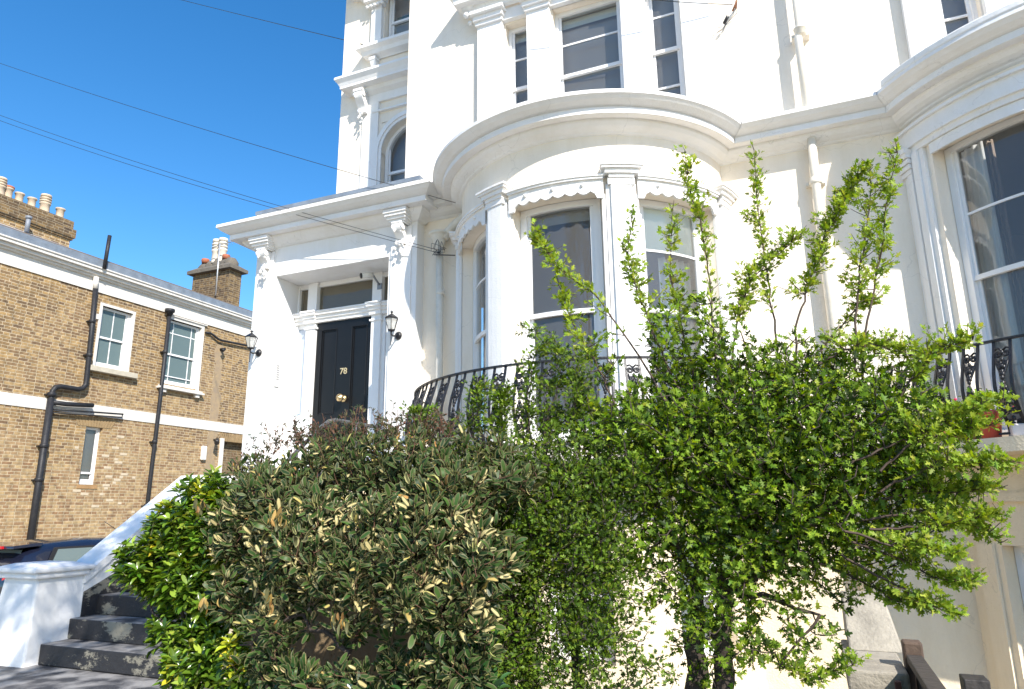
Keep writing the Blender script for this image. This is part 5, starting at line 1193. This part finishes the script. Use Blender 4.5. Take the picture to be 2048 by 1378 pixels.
for k in range(190):    # bare spiky new growth along the top
    x = rng.uniform(470, 900); y = np.interp(x, [470, 560, 640, 720, 800, 900], [945, 895, 880, 865, 862, 870])+rng.uniform(-8, 25); a = np.array(atY(x, y, YE+.2+rng.uniform(-.12, .12))); ln = rng.uniform(.06, .2)
    d = np.array([rng.normal(0, .45), rng.normal(0, .3), 1.0]); d /= np.linalg.norm(d); pts = np.array([a+d*ln*s+rng.normal(0, .004, 3) for s in np.linspace(0, 1, 5)]); spk.append((pts, ln)); sg.append((pts, .0016))
    for q in range(2):
        b = pts[rng.integers(1, 4)]; e = rng.normal(0, 1, 3); e[2] = abs(e[2]); e /= np.linalg.norm(e); sg.append(([b, b+e*.03], .0012))
twigs_mesh('branches', sg, REDT, T, 4)
VL = leafmat('variegated_leaf', .4, .12, under=(.12, .12, .055), spec=.16)
P, D, Nn = leafset(rng, tw, 92, .1, .03, .55, 2); n = len(P)
EP = [(0.032, 0.07, 0.017, 5), (0.052, 0.098, 0.022, 4), (0.017, 0.039, 0.011, 4), (0.435, 0.35, 0.108, 0.3), (0.377, 0.196, 0.06, 0.1)]
c1_ = pick(rng, n, EP); c2_ = pick(rng, n, [(.58, .53, .22, 5), (.42, .41, .14, 3), (.06, .085, .025, 3), (.68, .60, .28, 2.5)])
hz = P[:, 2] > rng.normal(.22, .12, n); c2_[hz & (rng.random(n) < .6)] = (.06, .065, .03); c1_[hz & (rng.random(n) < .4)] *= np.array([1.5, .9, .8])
c2_[:] *= 1.0; zone = (P[:, 2] < .05) & (P[:, 2] > -.55) & (rng.random(n) < .5); c2_[zone] = pick(rng, int(zone.sum()), [(.58, .52, .27, 1), (.46, .44, .20, 1)]); pale = (rng.random(n) < .03) | ((P[:, 2] < .02) & (P[:, 2] > -.55) & (np.sin(P[:, 0]*13+P[:, 2]*5)*np.sin(P[:, 2]*17-P[:, 0]*4)+np.sin(P[:, 1]*15) > .75) & (rng.random(n) < .5)); c1_[pale] = (.50, .42, .20)
leaves('foliage', tpl_varieg(), P, D, Nn, rng.uniform(.034, .074, n)*np.where(hz, .6, 1), c1_, VL, T, c2_)
P, D, Nn = leafset(rng, spk, 55, .1, .004, .5, 1); leaves('tip_foliage', tpl_oval(.2), P, D, Nn, rng.uniform(.018, .034, len(P)), pick(rng, len(P), [(.06, .05, .03, 3), (.04, .06, .03, 3), (.15, .07, .04, 1)]), VL, T)
# dead leaf bunches
P = []; D = []
for (x, y) in ((540, 1180), (555, 1020), (560, 1040), (405, 1000), (680, 1230), (410, 1205), (540, 1200)):
    c = np.array(atY(x, y, YE-.5)); 
    for k in range(12): P.append(c+rng.normal(0, .02, 3)); D.append(np.array([rng.normal(0, .25), rng.normal(0, .25), -1]))
P = np.array(P); leaves('dead_leaves', tpl_oval(.17), P, np.array(D), rng.normal(0, 1, P.shape), rng.uniform(.035, .065, len(P)), pick(rng, len(P), [(.40, .27, .09, 1), (.26, .15, .05, 1)]), VL, T)
# ---- glossy bright green shrub at the stair foot
rng = np.random.default_rng(9); YC = 3.3
T = thing('glossy_green_shrub', 'bright glossy green shrub with some yellow leaves spilling over the black steps', 'shrub', (-3.6, YC, -1.47))
tr = [trunkline([(400, 1500), (390, 1330), (360, 1180), (330, 1100)], [YC]*4), trunkline([(430, 1500), (430, 1250), (420, 1080), (400, 980)], [YC]*4), trunkline([(390, 1330), (300, 1210)], [YC-.05]*2), trunkline([(440, 1500), (470, 1378), (460, 1320)], [YC-.1]*3)]
twigs_mesh('stems', [(l, list(np.linspace(.018, .005, len(l)))) for l in tr], BARK, T, 7)
blobs = [pb(410, 985, YC, 75, 50), pb(370, 1050, YC, 110, 65), pb(300, 1125, YC-.05, 90, 65), pb(400, 1150, YC, 90, 70), pb(440, 1060, YC, 70, 80), pb(450, 1190, YC, 60, 60, None, .6), pb(330, 1190, YC, 60, 40, None, .8), pb(350, 1260, YC, 60, 50, None, .9), pb(380, 1340, YC-.1, 70, 50, None, .9), pb(460, 1350, YC-.15, 70, 40, None, .7), pb(440, 1260, YC, 50, 60, None, .5), pb(400, 1300, YC-.05, 80, 60), pb(470, 1300, YC-.05, 60, 50, None, .8)]
tg = sample_blobs(rng, blobs, 780); tw = grow(rng, tr, tg)
twigs_mesh('branches', [(p, list(np.linspace(.004, .002, 5))) for p, L_ in tw], M('green_twig', (.12, .13, .05), .7), T, 4)
P = []; D = []; cen = []
for pts, L_ in tw:      # whorls of leaves at the twig ends
    ax = pts[-1]-pts[-3]; ax /= np.linalg.norm(ax)+1e-9; ax = ax*.5+np.array([.1, -.3, .8]); ax /= np.linalg.norm(ax)
    e1 = np.cross(ax, rng.normal(0, 1, 3)); e1 /= np.linalg.norm(e1); e2 = np.cross(ax, e1); ph = rng.random()*6; col = rng.random()
    for ring, (k, lift, back) in enumerate(((5, .75, 0), (6, .3, .018), (5, -.05, .045))):
        for q in range(k):
            a = ph+ring*.6+q*2*math.pi/k; d = e1*math.cos(a)+e2*math.sin(a)+ax*lift; P.append(pts[-1]-ax*back); D.append(d); cen.append((*ax, col))
P = np.array(P); D = np.array(D); cen = np.array(cen)
n = len(P); c = pick(rng, n, [(.10, .18, .016, 5), (.155, .25, .025, 4), (.05, .10, .010, 5), (.25, .32, .045, 2)], .18)
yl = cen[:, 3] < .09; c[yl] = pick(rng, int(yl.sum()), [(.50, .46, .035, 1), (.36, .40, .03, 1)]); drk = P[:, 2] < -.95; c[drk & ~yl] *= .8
tplo = tpl_oval(.19); tplo = ([(x, y*(.75+.6*x), z) for x, y, z in tplo[0]], tplo[1], tplo[2])
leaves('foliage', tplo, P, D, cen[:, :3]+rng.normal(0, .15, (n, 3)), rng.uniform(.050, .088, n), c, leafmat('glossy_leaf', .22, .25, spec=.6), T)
# ---- dark laurel undergrowth along the bottom
rng = np.random.default_rng(31); YU = 3.15
T = thing('laurel_shrub', 'low dark green glossy laurel at the bottom edge under the variegated bush', 'shrub', (-1.9, YU, -1.9))
tr = [trunkline([(600, 1600), (590, 1400)], [YU]*2), trunkline([(800, 1600), (800, 1400)], [YU]*2), trunkline([(930, 1600), (930, 1380)], [YU]*2)]
twigs_mesh('stems', [(l, .012) for l in tr], BARK, T, 6)
tg = sample_blobs(rng, [pb(590, 1370, YU, 110, 50), pb(880, 1360, YU, 120, 60), pb(740, 1400, YU, 120, 40), pb(930, 1270, YU, 60, 50, None, .7)], 170); tw = grow(rng, tr, tg)
twigs_mesh('branches', [(p, .003) for p, L_ in tw], BARK, T, 4)
P, D, Nn = leafset(rng, tw, 48, .15, .02, .6, 2); leaves('foliage', tpl_oval(.19), P, D, Nn, rng.uniform(.05, .085, len(P)), pick(rng, len(P), [(.03, .085, .022, 5), (.05, .12, .03, 3), (.02, .05, .018, 3)]), leafmat('laurel_leaf', .2, .12, spec=.6), T)
# ---- pot plant flowers
rng = np.random.default_rng(3); p = f2(-43.2, .80, -.42); P = []; D = []
for k in range(260): P.append(np.array(p)+rng.normal(0, 1, 3)*np.array([.09, .07, .07])+np.array([0, 0, .06])); D.append(rng.normal(0, 1, 3))
P = np.array(P); leaves('foliage', tpl_oval(.3), P, np.array(D), rng.normal(0, .5, P.shape)+np.array([0, -.3, 1]), rng.uniform(.02, .04, len(P)), pick(rng, len(P), [(.08, .16, .03, 4), (.2, .2, .04, 1)]), HL, FP)
mb = MB()
for k in range(16): q = np.array(p)+rng.normal(0, 1, 3)*np.array([.09, .07, .045])+np.array([0, -.03, .12]); mb.ball(tuple(q), .014, 6)
mb.build('flowers', M('pink_petals', (.75, .04, .12), .6), FP)
# ---- ivy tuft by the concrete slab
P = []; D = []
for k in range(900): 
    q = rng.random(); P.append(np.array([.18+.34*rng.random(), 4.62+.1*rng.random(), -1.08-.5*q+rng.normal(0, .03)])); D.append(np.array([rng.normal(), -abs(rng.normal()), rng.normal()]))
P = np.array(P); o = leaves('ivy', tpl_lobed(), P, np.array(D), rng.normal(0, .4, P.shape)+np.array([0, -1, .6]), rng.uniform(.02, .04, len(P)), pick(rng, len(P), [(.05, .10, .02, 3), (.14, .12, .06, 2)]), HL, None); tag(o, 'straggly ivy hanging below the concrete slab', 'ivy')
# ================================================================== bare street tree behind the camera (its shade dapples the pier and steps, and it mirrors in the panes)
rng = np.random.default_rng(3)
T = thing('street_tree', 'tall street tree coming into leaf, its branches shading the white pier and lower steps', 'tree', (-1.0, -2.4, -1.93))
segs = []
def br(p, d, L_, r, dep):
    pts = [p]; q = p.copy(); dd = d.copy()
    for i in range(5): dd = dd+rng.normal(0, .09, 3)+np.array([0, 0, .03]); dd /= np.linalg.norm(dd); q = q+dd*L_/5; pts.append(q.copy())
    segs.append((pts, list(np.maximum(np.linspace(r, r*.62, 6), .007))))
    if dep == 0: return
    for k in range(3 if dep > 1 else 4):
        a = rng.normal(0, 1, 3); a -= dd*(a@dd); a /= np.linalg.norm(a); nd = dd*.8+a*rng.uniform(.5, .85); nd /= np.linalg.norm(nd); i = rng.integers(3, 6)
        br(pts[i], nd, L_*rng.uniform(.62, .82), r*.55, dep-1)
br(np.array([-1.0, -2.4, -1.93]), np.array([-.02, .12, 1.]), 4.2, .19, 7)
segs2 = [s for s in segs if min(p[2] for p in s[0]) > -3 and not any(abs(p[1]) < 1.2 and abs(p[0]) < 1.2 and p[2] < 2 for p in s[0])]
twigs_mesh('branches', [s for s in segs2[1:]], BARK, T, 4); twigs_mesh('trunk', [segs2[0]], BARK, T, 10)
ends = np.array([q for s in segs2 if s[1][0] < .03 for q in s[0][1:]]); cc_ = np.array([-1.1, -.7, 6.0])
ends = ends[(np.linalg.norm((ends-cc_)/np.array([2.3, 2.0, 2.2]), axis=1) < 1)]
ii = rng.integers(0, len(ends), 7000); P = ends[ii]+rng.normal(0, .07, (7000, 3))
leaves('young_foliage', tpl_oval(.32), P, rng.normal(0, 1, P.shape), rng.normal(0, 1, P.shape), rng.uniform(.05, .10, 7000), pick(rng, 7000, [(.10, .17, .03, 1)]), HL, T)
